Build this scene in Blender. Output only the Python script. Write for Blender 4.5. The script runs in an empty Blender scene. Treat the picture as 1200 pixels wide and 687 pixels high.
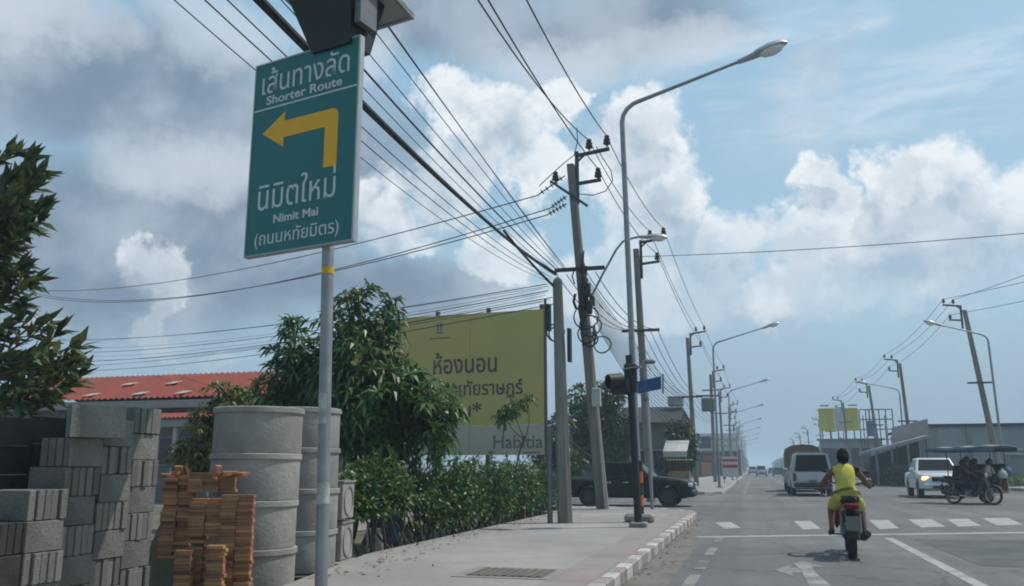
import bpy, bmesh, math, random
import numpy as np
from mathutils import Vector, Matrix, noise as mnoise

random.seed(7)
rng = np.random.default_rng(7)
R = math.radians
sc = bpy.context.scene
C = sc.collection

# ------------------------------------------------------------------ camera
F, CX, CY, H = 1000.0, 600.0, 343.5, 1.3          # focal length and centre in px of a 1200 px wide frame; eye height
PITCH = math.atan(205.5 / F)
YAW = math.atan(0.283 * math.cos(PITCH))           # the lens looks left of the road's direction (+Y)
cam_d = bpy.data.cameras.new('camera')
cam_d.sensor_width = 36.0
cam_d.lens = 36.0 * F / 1200.0
cam_d.clip_start = 0.05
cam_d.clip_end = 8000
cam = bpy.data.objects.new('camera', cam_d)
C.objects.link(cam)
cam.location = (0, 0, H)
cam.rotation_euler = (math.pi / 2 + PITCH, 0, YAW)
sc.camera = cam
sc.render.resolution_x, sc.render.resolution_y = 1024, 586

_f = Vector((-math.sin(YAW) * math.cos(PITCH), math.cos(YAW) * math.cos(PITCH), math.sin(PITCH)))
_r = Vector((math.cos(YAW), math.sin(YAW), 0))
_u = _r.cross(_f)

def ray(px, py):
    return _f + _r * ((px - CX) / F) + _u * ((CY - py) / F)

def gnd(px, py, z=0.0):
    """where a sight line meets the level z"""
    d = ray(px, py)
    t = (z - H) / d.z
    return Vector((d.x * t, d.y * t, z))

def at(px, py, Y):
    """where a sight line meets the plane at distance Y along the road"""
    d = ray(px, py)
    t = Y / d.y
    return Vector((d.x * t, Y, H + d.z * t))

# ------------------------------------------------------------------ light
SUN_EL, SUN_AZ = R(59), R(62)                      # azimuth from +Y (road) towards +X
sun_d = bpy.data.lights.new('sun', 'SUN')
sun_d.energy = 3.1
sun_d.angle = R(0.53)
sun_d.color = (1.0, 0.95, 0.87)
sun = bpy.data.objects.new('sun', sun_d)
C.objects.link(sun)
sun_dir = Vector((math.sin(SUN_AZ) * math.cos(SUN_EL), math.cos(SUN_AZ) * math.cos(SUN_EL), math.sin(SUN_EL)))
sun.rotation_euler = (-sun_dir).to_track_quat('-Z', 'Y').to_euler()
sun.location = (0, 0, 60)

sc.view_settings.view_transform = 'Standard'
sc.view_settings.look = 'None'
sc.view_settings.exposure = 0.13
sc.view_settings.gamma = 1.0
sc.view_settings.use_curve_mapping = False
sc.cycles.use_denoising = True
sc.cycles.max_bounces = 6
sc.cycles.diffuse_bounces = 3
sc.cycles.glossy_bounces = 3
sc.cycles.transparent_max_bounces = 12
sc.cycles.transmission_bounces = 4
sc.cycles.volume_bounces = 1
sc.cycles.sample_clamp_indirect = 6
sc.cycles.filter_width = 1.9

# ------------------------------------------------------------------ sky
world = bpy.data.worlds.new('World')
sc.world = world
world.use_nodes = True
NT = world.node_tree
for n in list(NT.nodes):
    NT.nodes.remove(n)

def nd(tree, t, **kw):
    n = tree.nodes.new(t)
    for k, v in kw.items():
        setattr(n, k, v)
    return n

class E:
    """tiny expression helper over shader math nodes"""
    def __init__(s, tree, sock):
        s.t, s.s = tree, sock
    def _m(s, op, o=None, c=None, clamp=False):
        n = s.t.nodes.new('ShaderNodeMath'); n.operation = op; n.use_clamp = clamp
        s.t.links.new(s.s, n.inputs[0])
        for i, v in ((1, o), (2, c)):
            if v is None: continue
            if isinstance(v, E): s.t.links.new(v.s, n.inputs[i])
            else: n.inputs[i].default_value = v
        return E(s.t, n.outputs[0])
    def __add__(s, o): return s._m('ADD', o)
    def __sub__(s, o): return s._m('SUBTRACT', o)
    def __mul__(s, o): return s._m('MULTIPLY', o)
    def __truediv__(s, o): return s._m('DIVIDE', o)
    def max(s, o): return s._m('MAXIMUM', o)
    def smax(s, o, k): return s._m('SMOOTH_MAX', o, k)
    def min(s, o): return s._m('MINIMUM', o)
    def pow(s, o): return s._m('POWER', o)
    def clamp(s): return s._m('ADD', 0.0, clamp=True)
    def step(s, a, b):
        n = s.t.nodes.new('ShaderNodeMapRange'); n.interpolation_type = 'SMOOTHSTEP'
        s.t.links.new(s.s, n.inputs[0]); n.inputs[1].default_value = a; n.inputs[2].default_value = b
        return E(s.t, n.outputs[0])

def noise(tree, vec, scale, detail=6, rough=0.55, dist=0.0):
    n = nd(tree, 'ShaderNodeTexNoise')
    n.inputs['Scale'].default_value = scale; n.inputs['Detail'].default_value = detail
    n.inputs['Roughness'].default_value = rough; n.inputs['Distortion'].default_value = dist
    if vec is not None: tree.links.new(vec, n.inputs['Vector'])
    return n

def mixc(tree, fac, a, b):
    n = nd(tree, 'ShaderNodeMix', data_type='RGBA')
    for i, v in ((0, fac), (6, a), (7, b)):
        if isinstance(v, E): tree.links.new(v.s, n.inputs[i])
        elif hasattr(v, 'links'): tree.links.new(v, n.inputs[i])
        elif i == 0: n.inputs[0].default_value = v
        else: n.inputs[i].default_value = (*v, 1)
    return n.outputs[2]

tc = nd(NT, 'ShaderNodeTexCoord')
DIR = tc.outputs['Generated']
sky = nd(NT, 'ShaderNodeTexSky', sky_type='NISHITA')
sky.sun_disc = False
sky.sun_elevation = SUN_EL
sky.sun_rotation = SUN_AZ
sky.air_density = 1.3
sky.dust_density = 2.5
sky.ozone_density = 1.0
sky.altitude = 0

def vmath(op, a, b):
    n = nd(NT, 'ShaderNodeVectorMath', operation=op)
    for i, v in ((0, a), (1, b)):
        if hasattr(v, 'links'): NT.links.new(v, n.inputs[i])
        elif op == 'SCALE' and i == 1: n.inputs['Scale'].default_value = v
        else: n.inputs[i].default_value = v
    return n.outputs[1] if op in ('LENGTH', 'DOT_PRODUCT', 'DISTANCE') else n.outputs[0]

def ndir(px, py):
    d = ray(px, py); d.normalize(); return d

# fine billow offsets that make cloud outlines lumpy
wob = noise(NT, DIR, 8.0, 8, 0.62)
wobc = vmath('SUBTRACT', wob.outputs['Color'], (0.5, 0.5, 0.5))
DIRW = vmath('ADD', DIR, vmath('SCALE', wobc, 0.15))
def ffield(vec, blobs):
    acc = None
    for (px, py, rx, ry) in blobs:
        c = ndir(px, py)
        right = Vector((c.y, -c.x, 0)).normalized()
        up = right.cross(c)
        d = vmath('SUBTRACT', vec, tuple(c))
        a = E(NT, vmath('DOT_PRODUCT', d, tuple(right * (1000.0 / rx))))
        b = E(NT, vmath('DOT_PRODUCT', d, tuple(up * (1000.0 / ry))))
        e = (a * a + b * b)
        v = e * -1.0 + 1.0
        acc = v if acc is None else acc.smax(v, 0.25)
    return acc

# heaped white clouds that stand over the road and over the crossing (sight-line centre, half width, half height)
HEAPS = [(765, 160, 45, 55), (790, 240, 65, 70), (740, 235, 60, 80), (845, 300, 60, 50), (750, 330, 110, 60),
         (1095, 215, 62, 48), (1040, 225, 42, 45), (955, 205, 30, 22), (975, 240, 36, 34), (1150, 265, 75, 60), (1060, 285, 105, 50),
         (945, 275, 70, 38), (1010, 330, 170, 45),
         (595, 155, 75, 45), (540, 200, 60, 50), (455, 235, 60, 42), (480, 262, 55, 26), (640, 200, 50, 45), (660, 130, 40, 30),
         (600, 285, 70, 40), (520, 130, 50, 40),
         (178, 310, 40, 28), (192, 352, 22, 30), (182, 405, 24, 36), (262, 430, 36, 12), (60, 378, 30, 12)]
hf = ffield(DIRW, HEAPS)
# the same heaps read a little towards the sun: their difference lights the sunny rims
DIRS = vmath('ADD', DIRW, tuple(Vector((0.012, 0.004, 0.026))))
hf2 = ffield(DIRS, [(765, 160, 45, 55), (790, 240, 65, 70), (845, 300, 60, 50), (1095, 215, 62, 48), (1040, 225, 42, 45),
                    (955, 205, 30, 22), (1150, 265, 75, 60), (1060, 285, 105, 50), (595, 155, 75, 45), (540, 200, 60, 50), (455, 235, 60, 42), (178, 310, 40, 28)])
bil = E(NT, noise(NT, DIR, 22.0, 7, 0.62).outputs[0])
_sep0 = nd(NT, 'ShaderNodeSeparateXYZ'); NT.links.new(DIR, _sep0.inputs[0]); nd_z = _sep0.outputs[2]
bil2 = E(NT, noise(NT, DIR, 6.5, 5, 0.55).outputs[0])
dens = hf + (bil - 0.5) * 1.6 + (bil2 - 0.5) * 1.6
base_fade = (E(NT, nd_z) + (bil2 - 0.5) * 0.25).step(0.13, 0.30)     # cloud bases dissolve into the lower haze
heap_a = dens.step(-0.14, 0.52) * (base_fade * 0.75 + 0.25)
# loose heaps everywhere else in the sky
loose = (E(NT, noise(NT, DIRW, 3.1, 7, 0.6).outputs[0]) + (bil - 0.5) * 0.12).step(0.53, 0.66)

# soft grey cloud deck (upper left, and above the road in the middle)
DECK = [(110, 335, 260, 70), (300, 320, 180, 70), (450, 330, 160, 50), (70, 100, 280, 75), (170, 95, 150, 70), (150, 265, 230, 90), (330, 170, 180, 90), (30, 260, 160, 70), (520, 20, 130, 60), (720, 30, 170, 50), (250, 240, 200, 80)]
df = ffield(vmath('ADD', DIR, vmath('SCALE', wobc, 0.10)), DECK)
deck_a = (df + (bil2 - 0.5) * 1.3).step(-0.30, 0.9)
BRIGHT = [(40, 20, 120, 38), (250, 40, 80, 55), (230, 195, 120, 45), (400, 60, 60, 60), (640, 80, 90, 40), (800, 60, 80, 40)]
bf = ffield(vmath('ADD', DIR, vmath('SCALE', wobc, 0.14)), BRIGHT)
bright_a = (bf + (bil2 - 0.5) * 1.2).step(-0.25, 1.0)
# streak of high ice cloud, upper right
cir_map = nd(NT, 'ShaderNodeMapping'); NT.links.new(DIR, cir_map.inputs[0])
cir_map.inputs['Rotation'].default_value = (0, R(24), R(0))
cir_map.inputs['Scale'].default_value = (3.0, 3.0, 16.0)
cir = E(NT, noise(NT, cir_map.outputs[0], 2.4, 7, 0.62, 0.6).outputs[0])
CIRR = [(1000, 140, 150, 30), (1100, 95, 120, 34), (1190, 60, 90, 40), (1015, 20, 30, 28), (850, 125, 26, 24), (1165, 130, 80, 26), (900, 60, 120, 60)]
cf = ffield(vmath('ADD', DIR, vmath('SCALE', wobc, 0.05)), CIRR)
cirrus_a = (cf.step(-0.5, 0.9) * cir.step(0.36, 0.72) * 0.6)
sep = nd(NT, 'ShaderNodeSeparateXYZ'); NT.links.new(DIR, sep.inputs[0])
elev = E(NT, sep.outputs[2])
veil_a = elev.step(0.50, -0.02) * 0.55 + (bil2.step(0.35, 0.75) * 0.25)
horizon_a = elev.step(0.19, 0.0)

SK = 0.10                                            # background strength; cloud radiances are given in final units
def cc(r, g, b): return (r / SK, g / SK, b / SK)
sun_rim = (hf2 * -1.0 + hf).step(-0.15, 0.55)
heap_tone = (sun_rim * 0.50 + bil.step(0.40, 0.60) * 0.34 + (hf.step(1.1, 0.1)) * 0.36 + elev.step(0.10, 0.42) * 0.12 - 0.06).clamp()
col = sky.outputs[0]
col = mixc(NT, 0.60, col, cc(.34, .585, .76))
col = mixc(NT, (veil_a).clamp(), col, cc(.355, .51, .64))
col = mixc(NT, cirrus_a.clamp(), col, cc(.62, .72, .80))
low = (elev.step(0.33, 0.10) * (bil2 + (bil - 0.5) * .5).step(0.30, 0.62) * 0.55)
col = mixc(NT, low.clamp(), col, cc(.37, .475, .585))
col = mixc(NT, (loose * 0.6).clamp(), col, mixc(NT, bil2.step(.35, .65), cc(.36, .455, .55), cc(.60, .67, .73)))
col = mixc(NT, (deck_a * 0.92).clamp(), col, mixc(NT, bil2.step(.36, .62), cc(.18, .245, .33), cc(.36, .435, .525)))
col = mixc(NT, (bright_a * 0.62).clamp(), col, cc(.60, .66, .73))
col = mixc(NT, (heap_a * 0.95).clamp(), col, mixc(NT, heap_tone, cc(.34, .44, .55), cc(.80, .84, .875)))
col = mixc(NT, (horizon_a * 0.85).clamp(), col, cc(.25, .34, .435))
bg = nd(NT, 'ShaderNodeBackground'); bg.inputs[1].default_value = SK
NT.links.new(col, bg.inputs[0])
wo = nd(NT, 'ShaderNodeOutputWorld'); NT.links.new(bg.outputs[0], wo.inputs[0])
world.cycles.sampling_method = 'MANUAL'
world.cycles.sample_map_resolution = 512

# ------------------------------------------------------------------ materials
MATS = {}
def mat(name, color, rough=0.8, var=0.0, scale=8.0, bump=0.0, bscale=None, metal=0.0, col2=None, spots=0.0, rand=0.0,
        spec=0.4, detail=6, coords='Object', stretch=None, trans=0.0, emit=None, estr=0.0, coat=0.0, thr=(0.35, 0.65)):
    """procedural surface: base colour broken by noise, optional second colour in patches, optional per-object tint"""
    m = bpy.data.materials.new(name); m.use_nodes = True
    t = m.node_tree; b = t.nodes['Principled BSDF']
    b.inputs['Roughness'].default_value = rough; b.inputs['Metallic'].default_value = metal
    b.inputs['Specular IOR Level'].default_value = spec
    b.inputs['Coat Weight'].default_value = coat
    tcn = nd(t, 'ShaderNodeTexCoord'); vec = tcn.outputs[coords]
    if stretch:
        mp = nd(t, 'ShaderNodeMapping'); t.links.new(vec, mp.inputs[0]); mp.inputs['Scale'].default_value = stretch; vec = mp.outputs[0]
    n1 = noise(t, vec, scale, detail, 0.6)
    f = E(t, n1.outputs[0])
    dark = tuple(c * (1 - var) for c in color); lite = tuple(min(1, c * (1 + var)) for c in color)
    c = mixc(t, f.step(0.25, 0.75), dark, lite)
    if col2 is not None:
        n2 = noise(t, vec, scale * 0.37, detail, 0.65)
        c = mixc(t, E(t, n2.outputs[0]).step(*thr), c, col2)
    if spots:
        n3 = noise(t, vec, scale * 6, 3, 0.7)
        c = mixc(t, E(t, n3.outputs[0]).step(0.55, 0.7) * spots, c, tuple(x * 0.35 for x in color))
    if rand:
        oi = nd(t, 'ShaderNodeObjectInfo')
        g = nd(t, 'ShaderNodeHueSaturation'); t.links.new(c, g.inputs['Color'])
        t.links.new((E(t, oi.outputs['Random']) * (2 * rand) + (1 - rand)).s, g.inputs['Value'])
        t.links.new(((E(t, oi.outputs['Random']) * 37.7)._m('FRACT') * (0.06 * rand) + (0.5 - 0.03 * rand)).s, g.inputs['Hue'])
        c = g.outputs[0]
    t.links.new(c, b.inputs['Base Color'])
    if rough < 0.95 and var:
        t.links.new((f * 0.25 + (rough - 0.125)).clamp().s, b.inputs['Roughness'])
    if bump:
        nb = noise(t, vec, bscale or scale * 4, 5, 0.6)
        bp = nd(t, 'ShaderNodeBump'); bp.inputs['Strength'].default_value = bump; bp.inputs['Distance'].default_value = 0.02
        t.links.new(nb.outputs[0], bp.inputs['Height']); t.links.new(bp.outputs[0], b.inputs['Normal'])
    if trans:
        b.inputs['Transmission Weight'].default_value = trans
    if emit:
        b.inputs['Emission Color'].default_value = (*emit, 1); b.inputs['Emission Strength'].default_value = estr
    MATS[name] = m
    return m

def leafmat(name, color, color2, scale=1.5):
    m = bpy.data.materials.new(name); m.use_nodes = True
    t = m.node_tree; b = t.nodes['Principled BSDF']; out = t.nodes['Material Output']
    g = nd(t, 'ShaderNodeNewGeometry')
    tcn = nd(t, 'ShaderNodeTexCoord')
    f = E(t, noise(t, tcn.outputs['Object'], scale, 4, 0.6).outputs[0]).step(0.3, 0.7)
    c1 = mixc(t, f, color, color2)
    r = E(t, g.outputs['Random Per Island'])
    hs = nd(t, 'ShaderNodeHueSaturation'); t.links.new(c1, hs.inputs['Color'])
    t.links.new((r * 1.0 + 0.5).s, hs.inputs['Value'])
    t.links.new(((r * 17.3)._m('FRACT') * 0.075 + 0.45).s, hs.inputs['Hue'])
    t.links.new(hs.outputs[0], b.inputs['Base Color'])
    b.inputs['Roughness'].default_value = 0.4; b.inputs['Specular IOR Level'].default_value = 0.4
    tr = nd(t, 'ShaderNodeBsdfTranslucent'); t.links.new(hs.outputs[0], tr.inputs[0])
    mx = nd(t, 'ShaderNodeMixShader'); mx.inputs[0].default_value = 0.3
    t.links.new(b.outputs[0], mx.inputs[1]); t.links.new(tr.outputs[0], mx.inputs[2]); t.links.new(mx.outputs[0], out.inputs[0])
    MATS[name] = m
    return m

mat('asphalt', (0.165, 0.161, 0.157), 0.92, 0.16, 0.35, 0.35, 60, col2=(0.112, 0.111, 0.112), spots=0.25, spec=0.25)
def weathered_road(m):
    """tyre-darkened lanes running along the road, hairline cracks and grit on the asphalt"""
    t = m.node_tree; b = t.nodes['Principled BSDF']; src = b.inputs['Base Color'].links[0].from_socket
    tcn = nd(t, 'ShaderNodeTexCoord'); mp = nd(t, 'ShaderNodeMapping'); t.links.new(tcn.outputs['Object'], mp.inputs[0]); mp.inputs['Scale'].default_value = (1.3, 0.02, 1)
    c = mixc(t, E(t, noise(t, mp.outputs[0], 1.0, 5, 0.6).outputs[0]).step(0.42, 0.62) * 0.55, src, (0.098, 0.098, 0.099))
    c = mixc(t, E(t, noise(t, tcn.outputs['Object'], 0.9, 6, 0.7).outputs[0]).step(0.60, 0.72) * 0.5, c, (0.085, 0.084, 0.083))
    v = nd(t, 'ShaderNodeTexVoronoi', feature='DISTANCE_TO_EDGE'); v.inputs['Scale'].default_value = 0.33
    wv = nd(t, 'ShaderNodeVectorMath', operation='ADD'); wn = noise(t, tcn.outputs['Object'], 1.4, 5, 0.7); t.links.new(tcn.outputs['Object'], wv.inputs[0]); t.links.new(wn.outputs['Color'], wv.inputs[1]); t.links.new(wv.outputs[0], v.inputs['Vector'])
    c = mixc(t, E(t, v.outputs['Distance']).step(0.012, 0.003) * 0.55, c, (0.045, 0.044, 0.043))
    g = noise(t, tcn.outputs['Object'], 45, 3, 0.7)
    c = mixc(t, E(t, g.outputs[0]).step(0.58, 0.70) * 0.35, c, (0.24, 0.235, 0.22))
    t.links.new(c, b.inputs['Base Color'])
weathered_road(MATS['asphalt'])
mat('asphalt_patch', (0.100, 0.104, 0.106), 0.95, 0.25, 1.2, 0.4, 50, spec=0.2)
mat('soil', (0.13, 0.105, 0.075), 0.97, 0.3, 1.2, 0.5, 14, col2=(0.08, 0.085, 0.045))
mat('pavement', (0.285, 0.272, 0.255), 0.93, 0.12, 1.1, 0.3, 30, col2=(0.225, 0.214, 0.20), spots=0.2, spec=0.25)
mat('red_paver', (0.225, 0.185, 0.170), 0.93, 0.18, 2.0, 0.3, 30, col2=(0.24, 0.215, 0.20))
mat('kerb_white', (0.43, 0.41, 0.385), 0.9, 0.2, 6, 0.3, 30, col2=(0.30, 0.27, 0.25), thr=(0.44, 0.62))
mat('kerb_red', (0.235, 0.165, 0.145), 0.9, 0.25, 6, 0.3, 30, col2=(0.27, 0.24, 0.22), thr=(0.38, 0.58))
mat('kerb_grey', (0.22, 0.21, 0.20), 0.93, 0.2, 3, 0.3, 30)
mat('road_paint', (0.31, 0.30, 0.288), 0.85, 0.2, 5, 0.25, 40, col2=(0.17, 0.168, 0.164), thr=(0.50, 0.72), coords='Object')
mat('road_paint_worn', (0.26, 0.25, 0.24), 0.9, 0.2, 4, 0.25, 40, col2=(0.16, 0.158, 0.155), thr=(0.40, 0.58))
mat('road_edge_paint', (0.205, 0.196, 0.18), 0.9, 0.2, 2, 0.25, 40, col2=(0.12, 0.115, 0.105), thr=(0.42, 0.58))
mat('iron', (0.085, 0.082, 0.075), 0.8, 0.3, 9, 0.4, 40, col2=(0.13, 0.115, 0.095))
mat('concrete', (0.26, 0.255, 0.24), 0.93, 0.16, 3, 0.35, 25, col2=(0.18, 0.178, 0.165), rand=0.14)
mat('concrete_block', (0.20, 0.197, 0.178), 0.95, 0.2, 7, 0.6, 60, col2=(0.125, 0.122, 0.105), rand=0.28, spots=0.45)
mat('shade_painted_block', (0.022, 0.023, 0.020), 0.97, 0.3, 7, 0.5, 60, col2=(0.034, 0.035, 0.029), rand=0.3)  # concrete under the left tree; its shade is put into this near-black colour
mat('gutter_dirt', (0.135, 0.117, 0.095), 0.97, 0.25, 2.5, 0.4, 40, col2=(0.155, 0.147, 0.14), thr=(0.42, 0.60))
mat('brick', (0.30, 0.120, 0.056), 0.93, 0.25, 12, 0.4, 60, col2=(0.29, 0.155, 0.082), rand=0.36, spots=0.2)
mat('ring_concrete', (0.30, 0.29, 0.265), 0.94, 0.14, 4, 0.35, 30, col2=(0.215, 0.205, 0.185), rand=0.10)
mat('pole_concrete', (0.21, 0.195, 0.175), 0.92, 0.2, 3, 0.3, 30, col2=(0.15, 0.135, 0.12), stretch=(3, 3, 0.35), rand=0.12)
mat('galvanised', (0.30, 0.31, 0.32), 0.55, 0.12, 6, 0.05, 30, metal=0.55, col2=(0.23, 0.235, 0.24), rand=0.05)
mat('grey_steel', (0.16, 0.165, 0.17), 0.55, 0.15, 6, metal=0.4)
mat('dark_steel', (0.045, 0.047, 0.05), 0.6, 0.2, 6, metal=0.3)
mat('rusty_steel', (0.10, 0.075, 0.06), 0.85, 0.3, 8, metal=0.2)
mat('black_paint', (0.016, 0.017, 0.018), 0.55, 0.2, 5, spots=0.1)
mat('orange_paint', (0.55, 0.10, 0.02), 0.6, 0.15, 9, col2=(0.42, 0.09, 0.03))
mat('insulator', (0.06, 0.035, 0.028), 0.3, 0.1, 5)
mat('cable', (0.012, 0.012, 0.013), 0.6, 0.1, 5)
mat('cable_alu', (0.08, 0.085, 0.09), 0.5, 0.1, 5, metal=0.5)
mat('sign_green', (0.004, 0.135, 0.132), 0.42, 0.06, 3, spec=0.5, col2=(0.004, 0.120, 0.118))
mat('sign_white', (0.55, 0.57, 0.57), 0.5, 0.06, 10)
mat('sign_frame', (0.30, 0.33, 0.34), 0.5, 0.05, 6, metal=0.3)
mat('sign_back', (0.40, 0.42, 0.43), 0.45, 0.08, 4, metal=0.5)
mat('sign_yellow', (0.78, 0.40, 0.008), 0.5, 0.05, 8)
mat('solar_cell', (0.008, 0.012, 0.03), 0.15, 0.1, 8)
mat('solar_back', (0.33, 0.35, 0.36), 0.7, 0.08, 5)
mat('sticker', (0.42, 0.42, 0.40), 0.7, 0.15, 30, col2=(0.30, 0.27, 0.25))
mat('yellow_tape', (0.62, 0.36, 0.01), 0.5, 0.1, 9)
mat('blue_sign', (0.010, 0.055, 0.17), 0.45, 0.08, 4)
mat('lamp_glass', (0.72, 0.73, 0.72), 0.25, 0.06, 6)
mat('lamp_body', (0.36, 0.37, 0.38), 0.45, 0.06, 6, metal=0.3)
mat('billboard_yellow', (0.41, 0.35, 0.085), 0.7, 0.08, 0.5, 0.15, 1.2, col2=(0.37, 0.32, 0.09))
mat('billboard_grey', (0.36, 0.335, 0.25), 0.7, 0.06, 0.8)
mat('billboard_print', (0.055, 0.042, 0.028), 0.7, 0.05, 3)
mat('print_grey', (0.13, 0.12, 0.11), 0.7, 0.05, 3)
mat('roof_red', (0.245, 0.052, 0.034), 0.8, 0.22, 1.2, 0.2, 20, col2=(0.19, 0.05, 0.038), spots=0.2, spec=0.2)
mat('roof_clear', (0.40, 0.31, 0.25), 0.5, 0.1, 6)
mat('fascia', (0.27, 0.26, 0.25), 0.8, 0.1, 3)
mat('wall_grey', (0.21, 0.205, 0.20), 0.93, 0.14, 1.0, 0.2, 20, col2=(0.155, 0.15, 0.145))
mat('wall_pale', (0.42, 0.40, 0.375), 0.92, 0.1, 1.0, 0.15, 20, col2=(0.34, 0.32, 0.30))
mat('wall_blue', (0.23, 0.27, 0.29), 0.9, 0.12, 0.8, 0.15, 20)
mat('wall_pink', (0.30, 0.255, 0.25), 0.9, 0.12, 0.8)
mat('metal_sheet', (0.29, 0.295, 0.30), 0.6, 0.08, 0.6, col2=(0.24, 0.245, 0.25), metal=0.2)
mat('house_wall', (0.125, 0.122, 0.118), 0.93, 0.16, 1.0, 0.2, 20, col2=(0.09, 0.088, 0.085))
mat('roof_dark', (0.022, 0.021, 0.022), 0.8, 0.2, 1.5)
mat('awning_white', (0.40, 0.39, 0.36), 0.8, 0.1, 3)
mat('shop_dark', (0.03, 0.028, 0.027), 0.9, 0.2, 3)
mat('shop_white', (0.50, 0.50, 0.48), 0.7, 0.06, 3)
mat('shop_red', (0.42, 0.04, 0.03), 0.6, 0.1, 3)
mat('shop_orange', (0.45, 0.16, 0.04), 0.7, 0.1, 3)
mat('timber', (0.20, 0.13, 0.075), 0.9, 0.2, 6)
mat('window_glass', (0.018, 0.022, 0.026), 0.12, 0.1, 3, spec=0.6)
mat('car_glass', (0.006, 0.007, 0.008), 0.22, 0.0, 3, spec=0.16)
mat('paint_green', (0.004, 0.012, 0.010), 0.5, 0.05, 3, spec=0.25)
mat('paint_white', (0.52, 0.53, 0.54), 0.35, 0.03, 3, coat=0.5)
mat('paint_white_old', (0.40, 0.41, 0.41), 0.45, 0.06, 2)
mat('paint_blue', (0.02, 0.06, 0.15), 0.3, 0.05, 3, coat=0.5)
mat('paint_silver', (0.28, 0.29, 0.30), 0.35, 0.05, 3, metal=0.4)
mat('canvas', (0.13, 0.085, 0.065), 0.95, 0.2, 3, 0.3, 12)
mat('plastic_black', (0.018, 0.018, 0.019), 0.6, 0.1, 6)
mat('rubber', (0.018, 0.018, 0.018), 0.9, 0.15, 12)
mat('rim', (0.32, 0.32, 0.33), 0.4, 0.05, 6, metal=0.6)
mat('chrome', (0.5, 0.5, 0.5), 0.25, 0.02, 6, metal=0.9)
mat('tail_red', (0.13, 0.010, 0.009), 0.25, 0.05, 6)
mat('head_clear', (0.55, 0.56, 0.56), 0.15, 0.03, 6)
mat('head_lit', (0.9, 0.55, 0.2), 0.3, 0.0, 6, emit=(1.0, 0.58, 0.20), estr=1.6)
mat('plate_white', (0.13, 0.128, 0.115), 0.6, 0.05, 6)
mat('bike_red', (0.075, 0.016, 0.014), 0.35, 0.1, 6)
mat('bike_dark', (0.025, 0.022, 0.022), 0.45, 0.1, 6)
mat('skin', (0.155, 0.080, 0.052), 0.6, 0.06, 9)
mat('skin_dark', (0.075, 0.040, 0.028), 0.6, 0.06, 9)
mat('hair', (0.009, 0.008, 0.007), 0.85, 0.2, 40, 0.6, 60, spec=0.15)
mat('yellow_cloth', (0.46, 0.41, 0.075), 0.9, 0.10, 9, 0.5, 14)
mat('belt', (0.13, 0.08, 0.03), 0.6, 0.1, 9)
mat('dark_cloth', (0.010, 0.010, 0.011), 0.95, 0.2, 8)
mat('navy_cloth', (0.012, 0.015, 0.024), 0.95, 0.2, 8)
mat('white_cloth', (0.45, 0.44, 0.42), 0.95, 0.1, 8)
mat('brown_cloth', (0.11, 0.06, 0.04), 0.95, 0.2, 8)
mat('tarp_blue', (0.07, 0.12, 0.17), 0.7, 0.15, 4)
mat('tarp_grey', (0.20, 0.20, 0.20), 0.8, 0.15, 4)
mat('bark', (0.085, 0.066, 0.050), 0.95, 0.3, 5, 0.5, 30, stretch=(2, 2, 0.5))
mat('ad_yellow', (0.48, 0.40, 0.03), 0.7, 0.1, 1.0)
mat('ad_white', (0.42, 0.43, 0.42), 0.7, 0.06, 1.0)
mat('plastic_blue', (0.05, 0.12, 0.28), 0.6, 0.1, 5)
mat('plastic_pale', (0.40, 0.40, 0.37), 0.7, 0.1, 5)
leafmat('leaf_mango', (0.034, 0.090, 0.020), (0.075, 0.150, 0.032))
leafmat('leaf_dark', (0.022, 0.052, 0.017), (0.045, 0.085, 0.026))
leafmat('leaf_hedge', (0.030, 0.082, 0.015), (0.072, 0.145, 0.028), 1.6)
leafmat('leaf_yellow', (0.10, 0.13, 0.022), (0.15, 0.16, 0.025))
leafmat('leaf_left', (0.042, 0.078, 0.028), (0.090, 0.105, 0.036), 1.2)
leafmat('leaf_far', (0.035, 0.060, 0.030), (0.055, 0.085, 0.038), 0.6)
leafmat('grass_blade', (0.055, 0.10, 0.025), (0.09, 0.13, 0.035), 1.0)

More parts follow.
